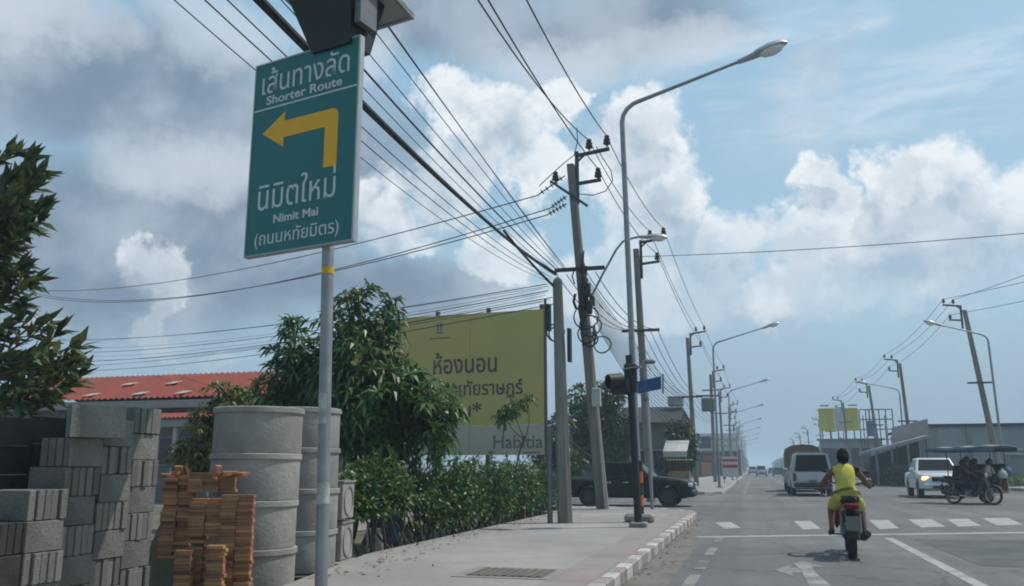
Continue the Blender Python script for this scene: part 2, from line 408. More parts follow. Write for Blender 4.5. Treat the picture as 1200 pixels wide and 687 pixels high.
# ------------------------------------------------------------------ mesh building
class MB:
    def __init__(s):
        s.v, s.f, s.m, s.mats = [], [], [], []
    def _mi(s, m):
        if m is None: return 0
        if m not in s.mats: s.mats.append(m)
        return s.mats.index(m)
    def add(s, vs, fs, m=None):
        o = len(s.v); s.v += [tuple(p) for p in vs]
        k = s._mi(m)
        for f in fs: s.f.append(tuple(i + o for i in f)); s.m.append(k)
        return s
    def box(s, c, d, m=None, rz=0.0, rot=None):
        hx, hy, hz = d[0] / 2, d[1] / 2, d[2] / 2
        vs = [Vector((x, y, z)) for x in (-hx, hx) for y in (-hy, hy) for z in (-hz, hz)]
        M = rot if rot is not None else Matrix.Rotation(rz, 3, 'Z')
        vs = [M @ v + Vector(c) for v in vs]
        return s.add(vs, [(0, 1, 3, 2), (4, 6, 7, 5), (0, 4, 5, 1), (2, 3, 7, 6), (0, 2, 6, 4), (1, 5, 7, 3)], m)
    def bbox(s, c, d, b=0.01, m=None, rz=0.0, rot=None):
        """box with chamfered edges"""
        bm = bmesh.new(); bmesh.ops.create_cube(bm, size=1.0)
        for v in bm.verts: v.co = Vector((v.co.x * d[0], v.co.y * d[1], v.co.z * d[2]))
        bmesh.ops.bevel(bm, geom=list(bm.edges), offset=b, segments=1, affect='EDGES', profile=0.5)
        M = rot if rot is not None else Matrix.Rotation(rz, 3, 'Z')
        vs = [M @ v.co + Vector(c) for v in bm.verts]; bm.verts.index_update()
        fs = [[v.index for v in f.verts] for f in bm.faces]; bm.free()
        return s.add(vs, fs, m)
    def tube(s, pts, r, n=8, m=None, caps=True):
        pts = [Vector(p) for p in pts]; rs = r if isinstance(r, (list, tuple)) else [r] * len(pts)
        rings = []; up = None
        for i, p in enumerate(pts):
            a = pts[max(0, i - 1)]; b = pts[min(len(pts) - 1, i + 1)]
            t = (b - a).normalized()
            if up is None:
                up = Vector((0, 0, 1)) if abs(t.z) < 0.9 else Vector((1, 0, 0))
            x = t.cross(up)
            if x.length < 1e-6: x = t.orthogonal()
            x.normalize(); y = x.cross(t); up = y
            rings.append([p + x * (rs[i] * math.cos(2 * math.pi * k / n)) + y * (rs[i] * math.sin(2 * math.pi * k / n)) for k in range(n)])
        vs = [v for rg in rings for v in rg]; fs = []
        for i in range(len(pts) - 1):
            for k in range(n):
                k2 = (k + 1) % n
                fs.append((i * n + k, i * n + k2, (i + 1) * n + k2, (i + 1) * n + k))
        if caps:
            fs.append(tuple(range(n))[::-1]); fs.append(tuple((len(pts) - 1) * n + k for k in range(n)))
        return s.add(vs, fs, m)
    def lathe(s, prof, n=24, m=None, c=(0, 0, 0), axis='Z', closed=False):
        vs, fs = [], []
        for (r, z) in prof:
            for k in range(n):
                a = 2 * math.pi * k / n; x, y = r * math.cos(a), r * math.sin(a)
                p = {'Z': (x, y, z), 'Y': (x, z, y), 'X': (z, x, y)}[axis]
                vs.append((p[0] + c[0], p[1] + c[1], p[2] + c[2]))
        L = len(prof)
        for i in range(L if closed else L - 1):
            j = (i + 1) % L
            for k in range(n):
                k2 = (k + 1) % n
                fs.append((i * n + k, i * n + k2, j * n + k2, j * n + k))
        if not closed:
            if prof[0][0] > 1e-6: fs.append(tuple(range(n))[::-1])
            if prof[-1][0] > 1e-6: fs.append(tuple((L - 1) * n + k for k in range(n)))
        return s.add(vs, fs, m)
    def loft(s, secs, m=None, caps=True, closed=True):
        n = len(secs[0]); vs = [p for q in secs for p in q]; fs = []
        for i in range(len(secs) - 1):
            for k in range(n if closed else n - 1):
                k2 = (k + 1) % n
                fs.append((i * n + k, i * n + k2, (i + 1) * n + k2, (i + 1) * n + k))
        if caps:
            fs.append(tuple(range(n))[::-1]); fs.append(tuple((len(secs) - 1) * n + k for k in range(n)))
        return s.add(vs, fs, m)
    def prism(s, poly, d, m=None):
        """poly: 3D points of a flat outline, d: extrusion vector"""
        n = len(poly); d = Vector(d); vs = [Vector(p) for p in poly] + [Vector(p) + d for p in poly]
        fs = [tuple(range(n))[::-1], tuple(range(n, 2 * n))] + [(k, (k + 1) % n, n + (k + 1) % n, n + k) for k in range(n)]
        return s.add(vs, fs, m)
    def quad(s, a, b, c, d, m=None):
        return s.add([a, b, c, d], [(0, 1, 2, 3)], m)
    def mesh(s, name, m=None, smooth=None, off=None):
        me = bpy.data.meshes.new(name)
        vs = s.v if off is None else [(p[0] - off[0], p[1] - off[1], p[2] - off[2]) for p in s.v]
        me.from_pydata(vs, [], s.f)
        ms = s.mats if s.mats else [m]
        for q in ms: me.materials.append(MATS[q] if isinstance(q, str) else q)
        if len(ms) > 1: me.polygons.foreach_set('material_index', s.m)
        bm = bmesh.new(); bm.from_mesh(me); bmesh.ops.recalc_face_normals(bm, faces=list(bm.faces)); bm.to_mesh(me); bm.free()
        if smooth:
            me.polygons.foreach_set('use_smooth', [True] * len(me.polygons))
            me.set_sharp_from_angle(angle=R(smooth))
        return me
    def build(s, name, m=None, parent=None, smooth=None, world=False, fixn=True):
        me = s.mesh(name, m, smooth, parent.location if (world and parent) else None)
        return obj(name, me, parent)

def obj(name, me, parent=None, loc=None):
    o = bpy.data.objects.new(name, me); C.objects.link(o)
    if parent is not None: o.parent = parent
    if loc is not None: o.location = loc
    return o

def tag(o, label=None, cat=None, group=None, kind=None):
    if label: o['label'] = label
    if cat: o['category'] = cat
    if group: o['group'] = group
    if kind: o['kind'] = kind
    return o

def thing(name, label, cat, loc=(0, 0, 0), rz=0.0, group=None):
    o = bpy.data.objects.new(name, None); C.objects.link(o)
    o.location = loc; o.rotation_euler = (0, 0, rz); o.empty_display_size = 0.2
    return tag(o, label, cat, group)

def copy_tree(o, parent=None):
    c = o.copy(); C.objects.link(c); c.parent = parent
    for ch in list(o.children): copy_tree(ch, c)
    return c

def struct(name, mb, m=None, parent=None, smooth=None):
    o = mb.build(name, m, parent, smooth)
    if parent is None: o['kind'] = 'structure'
    return o

def text_mb(body, size, M, m, ext=0.002, offset=0.0, width=None, align='CENTER'):
    """lettering as thin raised mesh; M maps the letter plane (x right, y up, z out) to the place"""
    cu = bpy.data.curves.new('lettering', 'FONT'); cu.body = body; cu.size = size; cu.extrude = ext; cu.offset = offset
    cu.align_x = align; cu.resolution_u = 3
    to = bpy.data.objects.new('lettering_tmp', cu); C.objects.link(to)
    dg = bpy.context.evaluated_depsgraph_get()
    me = bpy.data.meshes.new_from_object(to.evaluated_get(dg))
    vs = [v.co.copy() for v in me.vertices]; fs = [tuple(p.vertices) for p in me.polygons]
    bpy.data.objects.remove(to); bpy.data.meshes.remove(me); bpy.data.curves.remove(cu)
    if width and vs:
        x0 = min(v.x for v in vs); x1 = max(v.x for v in vs); k = width / (x1 - x0); xc = (x0 + x1) / 2
        for v in vs: v.x = (v.x - xc) * k
    mb = MB(); mb.add([M @ v for v in vs], fs, m)
    return mb

def planeM(o, x, y):
    """matrix with letter axes x, y at origin o"""
    x = Vector(x).normalized(); y = Vector(y); y = (y - x * y.dot(x)).normalized(); z = x.cross(y)
    return Matrix(((x.x, y.x, z.x, o[0]), (x.y, y.y, z.y, o[1]), (x.z, y.z, z.z, o[2]), (0, 0, 0, 1)))

def sag_pts(a, b, sag, n=24):
    a, b = Vector(a), Vector(b)
    return [a.lerp(b, t) - Vector((0, 0, 4 * sag * t * (1 - t))) for t in (i / n for i in range(n + 1))]

# leaves: each leaf is a bent strip of two quads
class Leaves:
    def __init__(s): s.v, s.f = [], []
    def leaf(s, p, d, L, w, droop=0.5, roll=None):
        p = Vector(p); d = Vector(d).normalized()
        side = d.cross(Vector((0, 0, 1)))
        if side.length < 1e-3: side = Vector((1, 0, 0))
        side.normalize()
        if roll is None: roll = random.uniform(-0.9, 0.9)
        side = Matrix.Rotation(roll, 3, d) @ side
        d2 = (d + Vector((0, 0, -droop))).normalized()
        a = p; b = p + d * (L * 0.45); c = b + d2 * (L * 0.55)
        o = len(s.v)
        s.v += [a - side * w * 0.12, a + side * w * 0.12, b - side * w * 0.5, b + side * w * 0.5, c]
        s.f += [(o, o + 1, o + 3, o + 2), (o + 2, o + 3, o + 4)]
    def build(s, name, m, parent=None):
        me = bpy.data.meshes.new(name)
        off = parent.location if parent else Vector((0, 0, 0))
        me.from_pydata([tuple(Vector(v) - off) for v in s.v], [], s.f)
        me.materials.append(MATS[m])
        return obj(name, me, parent)

def rdir():
    z = random.uniform(-1, 1); a = random.uniform(0, 2 * math.pi); q = math.sqrt(1 - z * z)
    return Vector((q * math.cos(a), q * math.sin(a), z))

# ================================================================== SETTING
mb = MB(); g = 1500
mb.quad((-g, -60, -0.02), (g, -60, -0.02), (g, 1500, -0.02), (-g, 1500, -0.02))
ground = struct('ground', mb, 'soil')

KX = -1.50                                           # face of the left kerb
SIDE0, SIDE1 = 26.6, 44.0                            # the crossing road on the left
RX = 11.2                                            # right kerb of the main road
mb = MB(); mb.quad((KX - 0.5, -30, 0), (RX + 0.4, -30, 0), (RX + 0.4, 1480, 0), (KX - 0.5, 1480, 0))
road = struct('road', mb, 'asphalt')
mb = MB(); mb.quad((-300, SIDE0 - 1.0, -0.004), (KX - 0.4, SIDE0 - 1.0, -0.004), (KX - 0.4, SIDE1 + 1, -0.004), (-300, SIDE1 + 1, -0.004))
struct('side_road', mb, 'asphalt')
mb = MB(); mb.quad((RX, 24, -0.004), (300, 24, -0.004), (300, 50, -0.004), (RX, 50, -0.004))
struct('side_road', mb, 'asphalt')

# painted markings: thin sheets on the road
def sheet(pts, name, m, parent=road, z=0.004):
    mb = MB(); mb.add([(p[0], p[1], z) for p in pts], [tuple(range(len(pts)))])
    o = mb.build(name, m, parent); return o
# stop line runs a little askew
a, b = gnd(818, 629.6), gnd(1215, 624.2)
d = (b - a).normalized(); nrm = Vector((-d.y, d.x, 0)) * 0.16
sheet([a - nrm, b + d * 2 - nrm, b + d * 2 + nrm, a + nrm], 'stop_line', 'road_paint')
# lane line up to the stop line, patch of newer asphalt in the next lane
sheet([(2.32, -6), (2.48, -6), (2.48, 18.2), (2.32, 18.15)], 'lane_line', 'road_paint')
sheet([(2.9, 13.4), (9.0, 12.2), (9.2, 19.3), (2.8, 17.9)], 'asphalt_patch', 'asphalt_patch', z=0.003)
# crossing stripes
for (x0, x1, y0, y1) in ((838, 868, 612, 620), (930, 962, 610.5, 621), (1018, 1054, 609.5, 620.5), (1064, 1108, 608.5, 618.5), (1109, 1150, 608, 617.5), (1151, 1199, 607, 616)):
    w = (x1 - x0)
    p = [gnd(x0, y0 + 0.5), gnd(x0 + w * 0.62, y0), gnd(x1, y1 - 1), gnd(x0 + w * 0.36, y1)]
    sheet([(q.x, q.y) for q in p], 'crosswalk_stripe', 'road_paint')
for k in range(4):
    x = 7.6 + k * 1.35
    sheet([(x, 22.0 + k * .35), (x + 0.6, 22.2 + k * .35), (x + 0.9, 25.2 + k * .35), (x + 0.3, 25.0 + k * .35)], 'crosswalk_stripe', 'road_paint')
# lane arrow, shaft towards the camera, heads ahead and left
def pxsheet(pts, name, m, z=0.004): return sheet([(q.x, q.y) for q in (gnd(*p) for p in pts)], name, m, z=z)
pxsheet([(940, 671.5), (955, 671), (978, 690), (1010, 720), (965, 720), (950, 690)], 'lane_arrow_shaft', 'road_paint_worn')
pxsheet([(930, 660.5), (941, 657.5), (966, 664.5), (952, 665.0), (955, 670.5), (940, 671), (936, 665.8)], 'lane_arrow_head', 'road_paint_worn')
pxsheet([(908, 668.5), (925, 662.5), (926, 665.8), (935.5, 666), (939.5, 671.2), (928, 671.8), (930, 676)], 'lane_arrow_head', 'road_paint_worn')
sheet([(KX + .01, -6), (KX + .42, -6), (KX + .50, 14), (KX + .34, 20), (KX + .30, 23.4), (KX + .01, 23.4)], 'gutter_dirt', 'gutter_dirt', z=0.003)
# faded edge line along the left kerb, and its dashes beyond the crossing
for (ya, yb) in ((-6, 11.3), (11.9, 13.0), (13.8, 15.2), (16.2, 17.4)):
    f = lambda y: -1.0 + .0145 * y
    sheet([(f(ya), ya), (f(ya) + .14, ya), (f(yb) + .14, yb), (f(yb), yb)], 'edge_line', 'road_edge_paint', z=0.0065)
sheet([(-0.62, 48), (-0.46, 48), (-0.2, 700), (-0.36, 700)], 'edge_line', 'road_edge_paint')
for k in range(40):
    y = 52 + k * 12
    sheet([(2.32, y), (2.48, y), (2.48, y + 4), (2.32, y + 4)], 'lane_dash', 'road_paint')
sheet([(5.3, 50), (5.42, 50), (5.42, 600), (5.3, 600)], 'centre_line', 'road_edge_paint')
for k in range(20):
    y = 52 + k * 12
    sheet([(8.2, y), (8.36, y), (8.36, y + 4), (8.2, y + 4)], 'lane_dash', 'road_paint_worn')

# left pavement with a rounded corner into the side road
def arc(cx, cy, r, a0, a1, n=10):
    return [(cx + r * math.cos(a0 + (a1 - a0) * i / n), cy + r * math.sin(a0 + (a1 - a0) * i / n)) for i in range(n + 1)]
CR = 3.0
inner = 0.16                                         # kerb width
zt = 0.15
out = [(KX - inner, -20)] + arc(KX - CR, SIDE0 - CR, CR - inner, 0, math.pi / 2) + [(-9, SIDE0 - inner), (-9.0, 23.5), (-5.2, 23.0), (-5.18, 11.2), (-4.6, 8.0), (-4.4, -20)]
mb = MB(); n = len(out)
mb.add([(x, y, zt) for x, y in out], [tuple(range(n))])
mb.add([(x, y, zt) for x, y in out] + [(x, y, -0.1) for x, y in out], [(k, (k + 1) % n, n + (k + 1) % n, n + k) for k in range(n)])
pave = struct('pavement', mb, 'pavement')
# strip of reddish pavers inside the kerb
strip = [(KX - inner - 0.02, -20)] + arc(KX - CR, SIDE0 - CR, CR - inner - 0.02, 0, 1.25) 
ins = arc(KX - CR, SIDE0 - CR, CR - inner - 0.50, 0, 1.25)[::-1] + [(KX - inner - 0.50, -20)]
mb = MB(); pts = strip + ins; mb.add([(x, y, zt + 0.004) for x, y in pts], [tuple(range(len(pts)))]); mb.build('tactile_strip', 'red_paver', pave)
# drain cover with a concrete surround, and a worn square near the pole foot
gc = gnd(600, 672, zt)
mb = MB(); mb.box((gc.x, gc.y + .02, zt + 0.0035), (1.12, 0.98, 0.006)); mb.build('drain_surround', 'red_paver', pave)
mb = MB()
mb.box((gc.x, gc.y, zt + 0.008), (0.86, 0.72, 0.008))
for i in range(9): mb.box((gc.x - 0.38 + i * 0.095, gc.y, zt + 0.015), (0.045, 0.68, 0.008))
mb.build('drain_cover', 'iron', pave)

# kerb stones, painted white and dull red by turns
kerb = bpy.data.objects.new('kerb', None); C.objects.link(kerb); kerb['kind'] = 'structure'
path = [(KX, y) for y in np.arange(-6, SIDE0 - CR, 0.5)]
path += arc(KX - CR, SIDE0 - CR, CR, 0, math.pi / 2, 10)
path += [(x, SIDE0) for x in np.arange(KX - CR - 0.5, -9, -0.5)]
for i in range(len(path) - 1):
    (x0, y0), (x1, y1) = path[i], path[i + 1]
    p0, p1 = Vector((x0, y0, 0)), Vector((x1, y1, 0)); L = (p1 - p0).length
    if L < 0.05: continue
    dr = (p1 - p0) / L; nr = Vector((-dr.y, dr.x, 0))
    c = (p0 + p1) / 2 + nr * (inner / 2)
    rot = Matrix((dr, nr, Vector((0, 0, 1)))).transposed()
    jit = random.uniform(-0.006, 0.006)
    mb = MB(); mb.bbox((c.x, c.y, 0.075 + jit), (L - 0.012, inner, 0.17), 0.018, rot=rot)
    mb.build('kerb_stone', 'kerb_white' if i % 2 else 'kerb_red', kerb)

# left pavement beyond the crossing, its kerb
mb = MB()
out = [(-40, SIDE1), (KX - 4.2, SIDE1 + 0.2)] + arc(KX - 3.2, SIDE1 + 3.2, 3.0, -math.pi / 2, 0, 8) + [(KX - 0.2, 900), (-6.5, 900), (-6.5, SIDE1 + 8), (-40, SIDE1 + 6)]
n = len(out)
mb.add([(x, y, 0.14) for x, y in out], [tuple(range(n))])
mb.add([(x, y, 0.14) for x, y in out] + [(x, y, -0.1) for x, y in out], [(k, (k + 1) % n, n + (k + 1) % n, n + k) for k in range(n)])
struct('far_pavement', mb, 'pavement')
kerb2 = bpy.data.objects.new('far_kerb', None); C.objects.link(kerb2); kerb2['kind'] = 'structure'
path = [(KX - 6 + i, SIDE1) for i in range(2)] + arc(KX - 3.2, SIDE1 + 3.2, 3.2, -math.pi / 2, 0, 6) + [(KX, y) for y in np.arange(SIDE1 + 4.2, 130, 1.0)]
for i in range(len(path) - 1):
    p0, p1 = Vector((*path[i], 0)), Vector((*path[i + 1], 0)); L = (p1 - p0).length
    dr = (p1 - p0) / L; nr = Vector((-dr.y, dr.x, 0)); c = (p0 + p1) / 2 + nr * 0.09
    mb = MB(); mb.bbox((c.x, c.y, 0.073), (L - 0.01, 0.18, 0.165), 0.015, rot=Matrix((dr, nr, Vector((0, 0, 1)))).transposed())
    mb.build('kerb_stone', 'kerb_white' if i % 2 else 'kerb_grey', kerb2)

# right pavement beyond the crossing, with grass strip behind it
ra = [gnd(1260, 578.5), gnd(1200, 575.5), gnd(1150, 573.0), gnd(1085, 569.0), gnd(1040, 565.6), gnd(1015, 563.2)]
rk = [(p.x, p.y) for p in ra] + [(RX - 0.2, 130), (RX - 0.2, 900)]
mb = MB(); out = rk + [(RX + 4, 900), (RX + 4.5, 130)] + [(x + 4.0, y + 3.5) for x, y in rk[:6]][::-1]
n = len(out)
mb.add([(x, y, 0.15) for x, y in out], [tuple(range(n))])
mb.add([(x, y, 0.15) for x, y in out] + [(x, y, -0.1) for x, y in out], [(k, (k + 1) % n, n + (k + 1) % n, n + k) for k in range(n)])
struct('right_pavement', mb, 'pavement')
kerb3 = bpy.data.objects.new('right_kerb', None); C.objects.link(kerb3); kerb3['kind'] = 'structure'
cnt = 0
for i in range(5):
    p0, p1 = Vector((*rk[i], 0)), Vector((*rk[i + 1], 0)); L = (p1 - p0).length; k = max(1, int(L / 1.0)); dr = (p1 - p0) / L; nr = Vector((dr.y, -dr.x, 0))
    for j in range(k):
        c = p0 + dr * (L * (j + 0.5) / k) - nr * 0.10
        mb = MB(); mb.bbox((c.x, c.y, 0.08), (L / k - 0.02, 0.2, 0.18), 0.015, rot=Matrix((dr, nr, Vector((0, 0, 1)))).transposed())
        mb.build('kerb_stone', 'kerb_grey' if cnt % 2 else 'kerb_white', kerb3); cnt += 1
gl = Leaves()
for i in range(5200):
    t = random.random(); x = 15 + 12 * random.random(); y = 62 + 14 * random.random()
    gl.leaf((x, y, 0.02), (random.uniform(-.5, .5), random.uniform(-.5, .5), 1), random.uniform(.5, 1.15), 0.10, 0.4)
o = gl.build('grass', 'grass_blade'); tag(o, 'long green grass behind the right pavement', 'grass', kind='stuff')

# ================================================================== ROAD SIGN
sg = thing('direction_sign', 'green road sign with bent yellow arrow on a grey pipe post', 'road sign', (-2.99, 5.6, 0.15))
ua = R(76.4)
ul = Vector((-math.sin(ua), math.cos(ua), 0)); ur = -ul            # letter direction runs right = -ul
P0 = Vector((-2.95, 5.6, 0))
PW, PZ0, PZ1 = 1.11, 2.945, 4.60
pc = P0 + ul * (0.91 - PW / 2)
nout = Vector((ur.y, -ur.x, 0))                                     # towards the driver
PO = P0 + ul * 0.91                                                 # left edge foot
def sp(x, y, z=0.0): return PO + ur * x + Vector((0, 0, PZ0 + y)) + nout * z
PH = PZ1 - PZ0
back = Vector((nout.x, nout.y, 0)) * -1
# pipe post, leaning very slightly
top = Vector((-3.10, 5.6, 0)) + back * 0.10
foot = Vector((-2.985, 5.6, 0)) + back * 0.10
mb = MB(); mb.tube([(foot.x, foot.y, 0.15), (foot.x + (top.x - foot.x) * .55, top.y, 2.6), (top.x, top.y, 4.75)], 0.046, 14)
mb.build('post', 'galvanised', sg, 40, world=True)
def on_post(z): 
    t = (z - 0.15) / 4.6; return Vector((foot.x + (top.x - foot.x) * t, foot.y, z))
mb = MB(); mb.tube([on_post(0.15), on_post(0.20)], [0.12, 0.12], 14); mb.build('base_plate', 'rusty_steel', sg, world=True)
mb = MB(); mb.tube([on_post(2.74), on_post(2.79)], 0.0475, 14); mb.build('tape_band', 'yellow_tape', sg, 40, world=True)
mb = MB(); mb.tube([on_post(1.05), on_post(1.20)], 0.0472, 14); mb.build('pale_sticker', 'sticker', sg, 40, world=True)
mb = MB()
for k in range(4):
    a0 = R(225 + k * 22)
    p = on_post(1.62); q = on_post(1.84)
    a1 = a0 + R(22)
    mb.quad(*[(c.x + 0.0485 * math.cos(a), c.y + 0.0485 * math.sin(a), c.z) for c, a in ((p, a0), (p, a1), (q, a1), (q, a0))])
mb.build('paper_sticker', 'sticker', sg, world=True)
# sheet with folded rim
mb = MB(); mb.prism([sp(0, 0, -0.004), sp(PW, 0, -0.004), sp(PW, PH, -0.004), sp(0, PH, -0.004)], back * 0.045)
pan = mb.build('sign_panel', 'sign_back', sg, world=True)
mb = MB(); e = 0.014; mb.prism([sp(e, e, -0.003), sp(PW - e, e, -0.003), sp(PW - e, PH - e, -0.003), sp(e, PH - e, -0.003)], nout * 0.006)
mb.build('green_face', 'sign_green', sg, world=True)
mb = MB()
for (x0, y0, x1, y1) in ((0, 0, PW, e), (0, PH - e, PW, PH), (0, e, e, PH - e), (PW - e, e, PW, PH - e)):
    mb.prism([sp(x0, y0, -0.002), sp(x1, y0, -0.002), sp(x1, y1, -0.002), sp(x0, y1, -0.002)], nout * 0.009)
mb.build('border', 'sign_frame', sg, world=True)
mb = MB(); mb.prism([sp(e, 1.232, .003), sp(PW - e, 1.232, .003), sp(PW - e, 1.246, .003), sp(e, 1.246, .003)], nout * 0.003)
mb.build('divider_line', 'sign_white', sg, world=True)
# bent arrow
def arrow_pts():
    pts = [(0.125, 1.025), (0.36, 1.175), (0.36, 1.095), (0.86, 1.095)]
    pts += [(0.86 + 0.06 * math.sin(a), 1.035 + 0.06 * math.cos(a)) for a in (R(30), R(60), R(90))]
    pts += [(0.92, 0.62), (0.79, 0.62), (0.79, 0.955), (0.36, 0.955), (0.36, 0.875)]
    return pts
mb = MB(); mb.prism([sp(x, y, 0.003) for x, y in arrow_pts()], nout * 0.003); mb.build('arrow', 'sign_yellow', sg, world=True)
for body, cx, y, size, w, off in (('เส้นทางลัด', 0.55, 1.375, 0.265, 0.92, 0.0), ('Shorter Route', 0.545, 1.275, 0.105, 0.80, 0.002),
                             ('นิมิตใหม่', 0.52, 0.375, 0.29, 0.80, 0.0), ('Nimit Mai', 0.53, 0.250, 0.095, 0.46, 0.002), ('(ถนนหทัยมิตร)', 0.54, 0.085, 0.145, 0.86, 0.0)):
    M = planeM(sp(cx, y, 0.004), ur, (0, 0, 1))
    text_mb(body, size, M, 'sign_white', 0.002, off, w).build('lettering', None, sg, world=True)
# battery housing and solar panel over the sheet
hc = on_post(4.75)
fx, fy = ur, back
def hp(x, y, z): return hc + fx * x + fy * y + Vector((0, 0, z))
mb = MB(); mb.loft([[hp(-.13, -.09, -.20), hp(.26, -.09, -.20), hp(.26, .16, -.20), hp(-.13, .16, -.20)], [hp(-.36, -.14, .30), hp(.28, -.14, .30), hp(.28, .30, .30), hp(-.36, .30, .30)]])
mb.build('battery_housing', 'black_paint', sg, world=True)
mb = MB(); mb.box(hp(.315, .02, .13), (0.06, 0.20, 0.34), rz=math.atan2(fx.y, fx.x)); mb.build('bracket', 'grey_steel', sg, world=True)
sl = Matrix.Rotation(math.atan2(fx.y, fx.x), 3, 'Z') @ Matrix.Rotation(R(-12), 3, 'X')
sc0 = hp(-.03, .14, .36)
mb = MB(); mb.box(sc0, (0.90, 0.80, 0.03), rot=sl); slab = mb.build('solar_panel', 'solar_back', sg, world=True)
mb = MB(); mb.box(sc0 + sl @ Vector((0, 0, 0.019)), (0.84, 0.74, 0.006), rot=sl); mb.build('solar_cells', 'solar_cell', slab, world=False)
for v in slab.children[0].data.vertices: v.co -= sg.location
mb = MB()
for (x, y, sx, sy) in ((0, -.385, .90, .03), (0, .385, .90, .03), (-.435, 0, .03, .74), (.435, 0, .03, .74)):
    mb.box(sc0 + sl @ Vector((x, y, -0.004)), (sx, sy, 0.045), rot=sl)
mb.build('panel_frame', 'galvanised', sg, world=True)

# ================================================================== CONCRETE BLOCK STACK
CL, RH, BX, BY = 0.305, 0.19, -4.32, 5.62                # cell length, row height, front plane, far end
def block_mesh(name, m, hollow=True):
    """hollow block: length along y, height z, thin in x; three cells open at its top and bottom ends"""
    L, Hh, T = CL - 0.006, RH - 0.004, 0.053
    mb = MB(); mb.bbox((0, 0, 0), (T, L, Hh), 0.004)
    return mb.mesh(name, m)
def hollow_mesh(name, m):
    L, Hh, T = 0.40, 0.19, 0.085
    mb = MB(); w = 0.017
    mb.box((-(T - w) / 2, 0, 0), (w, L, Hh)); mb.box(((T - w) / 2, 0, 0), (w, L, Hh))
    for y in (-L / 2 + w / 2, -L / 6, L / 6, L / 2 - w / 2): mb.box((0, y, 0), (T - 2 * w - .002, w + .004, Hh - .002))
    return mb.mesh(name, m)
me_blk = block_mesh('concrete_block', 'concrete_block'); me_shade = block_mesh('shade_painted_block', 'shade_painted_block')
GB = 'concrete blocks stacked crosswise beside the pavement'
nblk = 0
def place_block(me, loc, rz, label, group, rx=0.0):
    global nblk
    o = obj('concrete_block', me, None, loc); o.rotation_euler = (rx, 0, rz)
    tag(o, label, 'concrete block', group); nblk += 1
    return o
CN = ['nearest the brick pile', 'second from the brick pile', 'third from the brick pile', 'fourth from the brick pile', 'fifth from the brick pile', 'sixth from the brick pile', 'seventh from the brick pile']
ON = ['topmost', 'second', 'third', 'fourth', 'fifth', 'sixth', 'seventh', 'eighth']
LR = 'ribbed end-on concrete block in the stack column %s'
LRT = 'ribbed end-on concrete block topping the stack column %s'
LP = 'plain-sided concrete block, %s from the top of the stack column %s'
LM = 'concrete block with tree shade painted into its colour, %s course of the dark stack under the left tree'
for c in range(7):  # the nearest columns also take the blocks with shade painted in
    toprow = [9, 9, 8, 6, 5, 5, 4][c]
    shift = [0.0, 0.0, 0.005, 0.03, 0.02, 0.0, 0.02][c]
    for r in range(1, toprow):
        y0 = BY - c * CL - CL / 2 + random.uniform(-0.012, 0.012); z = 0.03 + r * RH + RH / 2 - (0.10 if c == 1 else .05 if c == 2 else 0)
        x = BX + shift + random.uniform(-0.012, 0.012)
        if (r + c) % 2 == 0:
            for k in range(5):
                place_block(me_blk if c < 4 else me_shade, (x - CL / 2 + random.uniform(-.012, .012), y0 + (k - 2) * 0.0607, z + random.uniform(-.002, .002)), R(90) + random.uniform(-.02, .02), LR % CN[c] if r < toprow - 1 else LRT % CN[c], GB)
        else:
            place_block(me_blk if c < 4 else me_shade, (x - 0.03, y0, z), random.uniform(-.015, .015), LP % (ON[toprow - 1 - r], CN[c]), GB)
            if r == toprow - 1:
                for k in range(1, 4): place_block(me_blk if c < 4 else me_shade, (x - 0.03 - k * 0.0625, y0, z), 0, LP % (ON[0], CN[c]), GB)
for c in range(1, 10):  # back stack, tree shade painted as dark block colour
    for r in range(3, 9):
        place_block(me_shade, (BX - 0.50 + random.uniform(-.012, .012), BY - c * CL - CL / 2 + 0.80, 0.03 + r * RH + RH / 2 - .02 * c), random.uniform(-.03, .03), LM % ON[8 - r], 'shade-painted blocks of the dark stack')
# lower courses that carry them
me_course = MB().bbox((0, 0, 0), (0.30, CL * 7, 0.21), 0.01).mesh('pallet', 'timber')
o = obj('pallet', me_course, None, (BX - 0.17, BY - CL * 3.5, 0.105)); tag(o, 'long timber pallet under the checkered concrete block stack', 'pallet')
o = obj('pallet', me_course, None, (BX - 0.6, BY - CL * 3.5, 0.105)); tag(o, 'long timber pallet under the shade-painted block stack', 'pallet')
mb = MB(); mb.box((0, 0, 0), (0.10, CL * 6.2, 0.40)); o = mb.build('timber_skid', 'timber'); o.location = (BX - 0.55, BY - CL * 3.5, 0.41)
tag(o, 'upright timber board carrying the shade-painted block stack', 'timber')
o = obj('concrete_block', hollow_mesh('hollow_block', 'concrete_block'), None, (BX + .05, BY - 2.45 * CL, .03 + 8 * RH + .058)); o.rotation_euler = (0, R(-3), R(-30)); o.scale = (1.1, .88, 1.12)
tag(o, 'large concrete block with three open cells lying on top of the stack', 'concrete block')

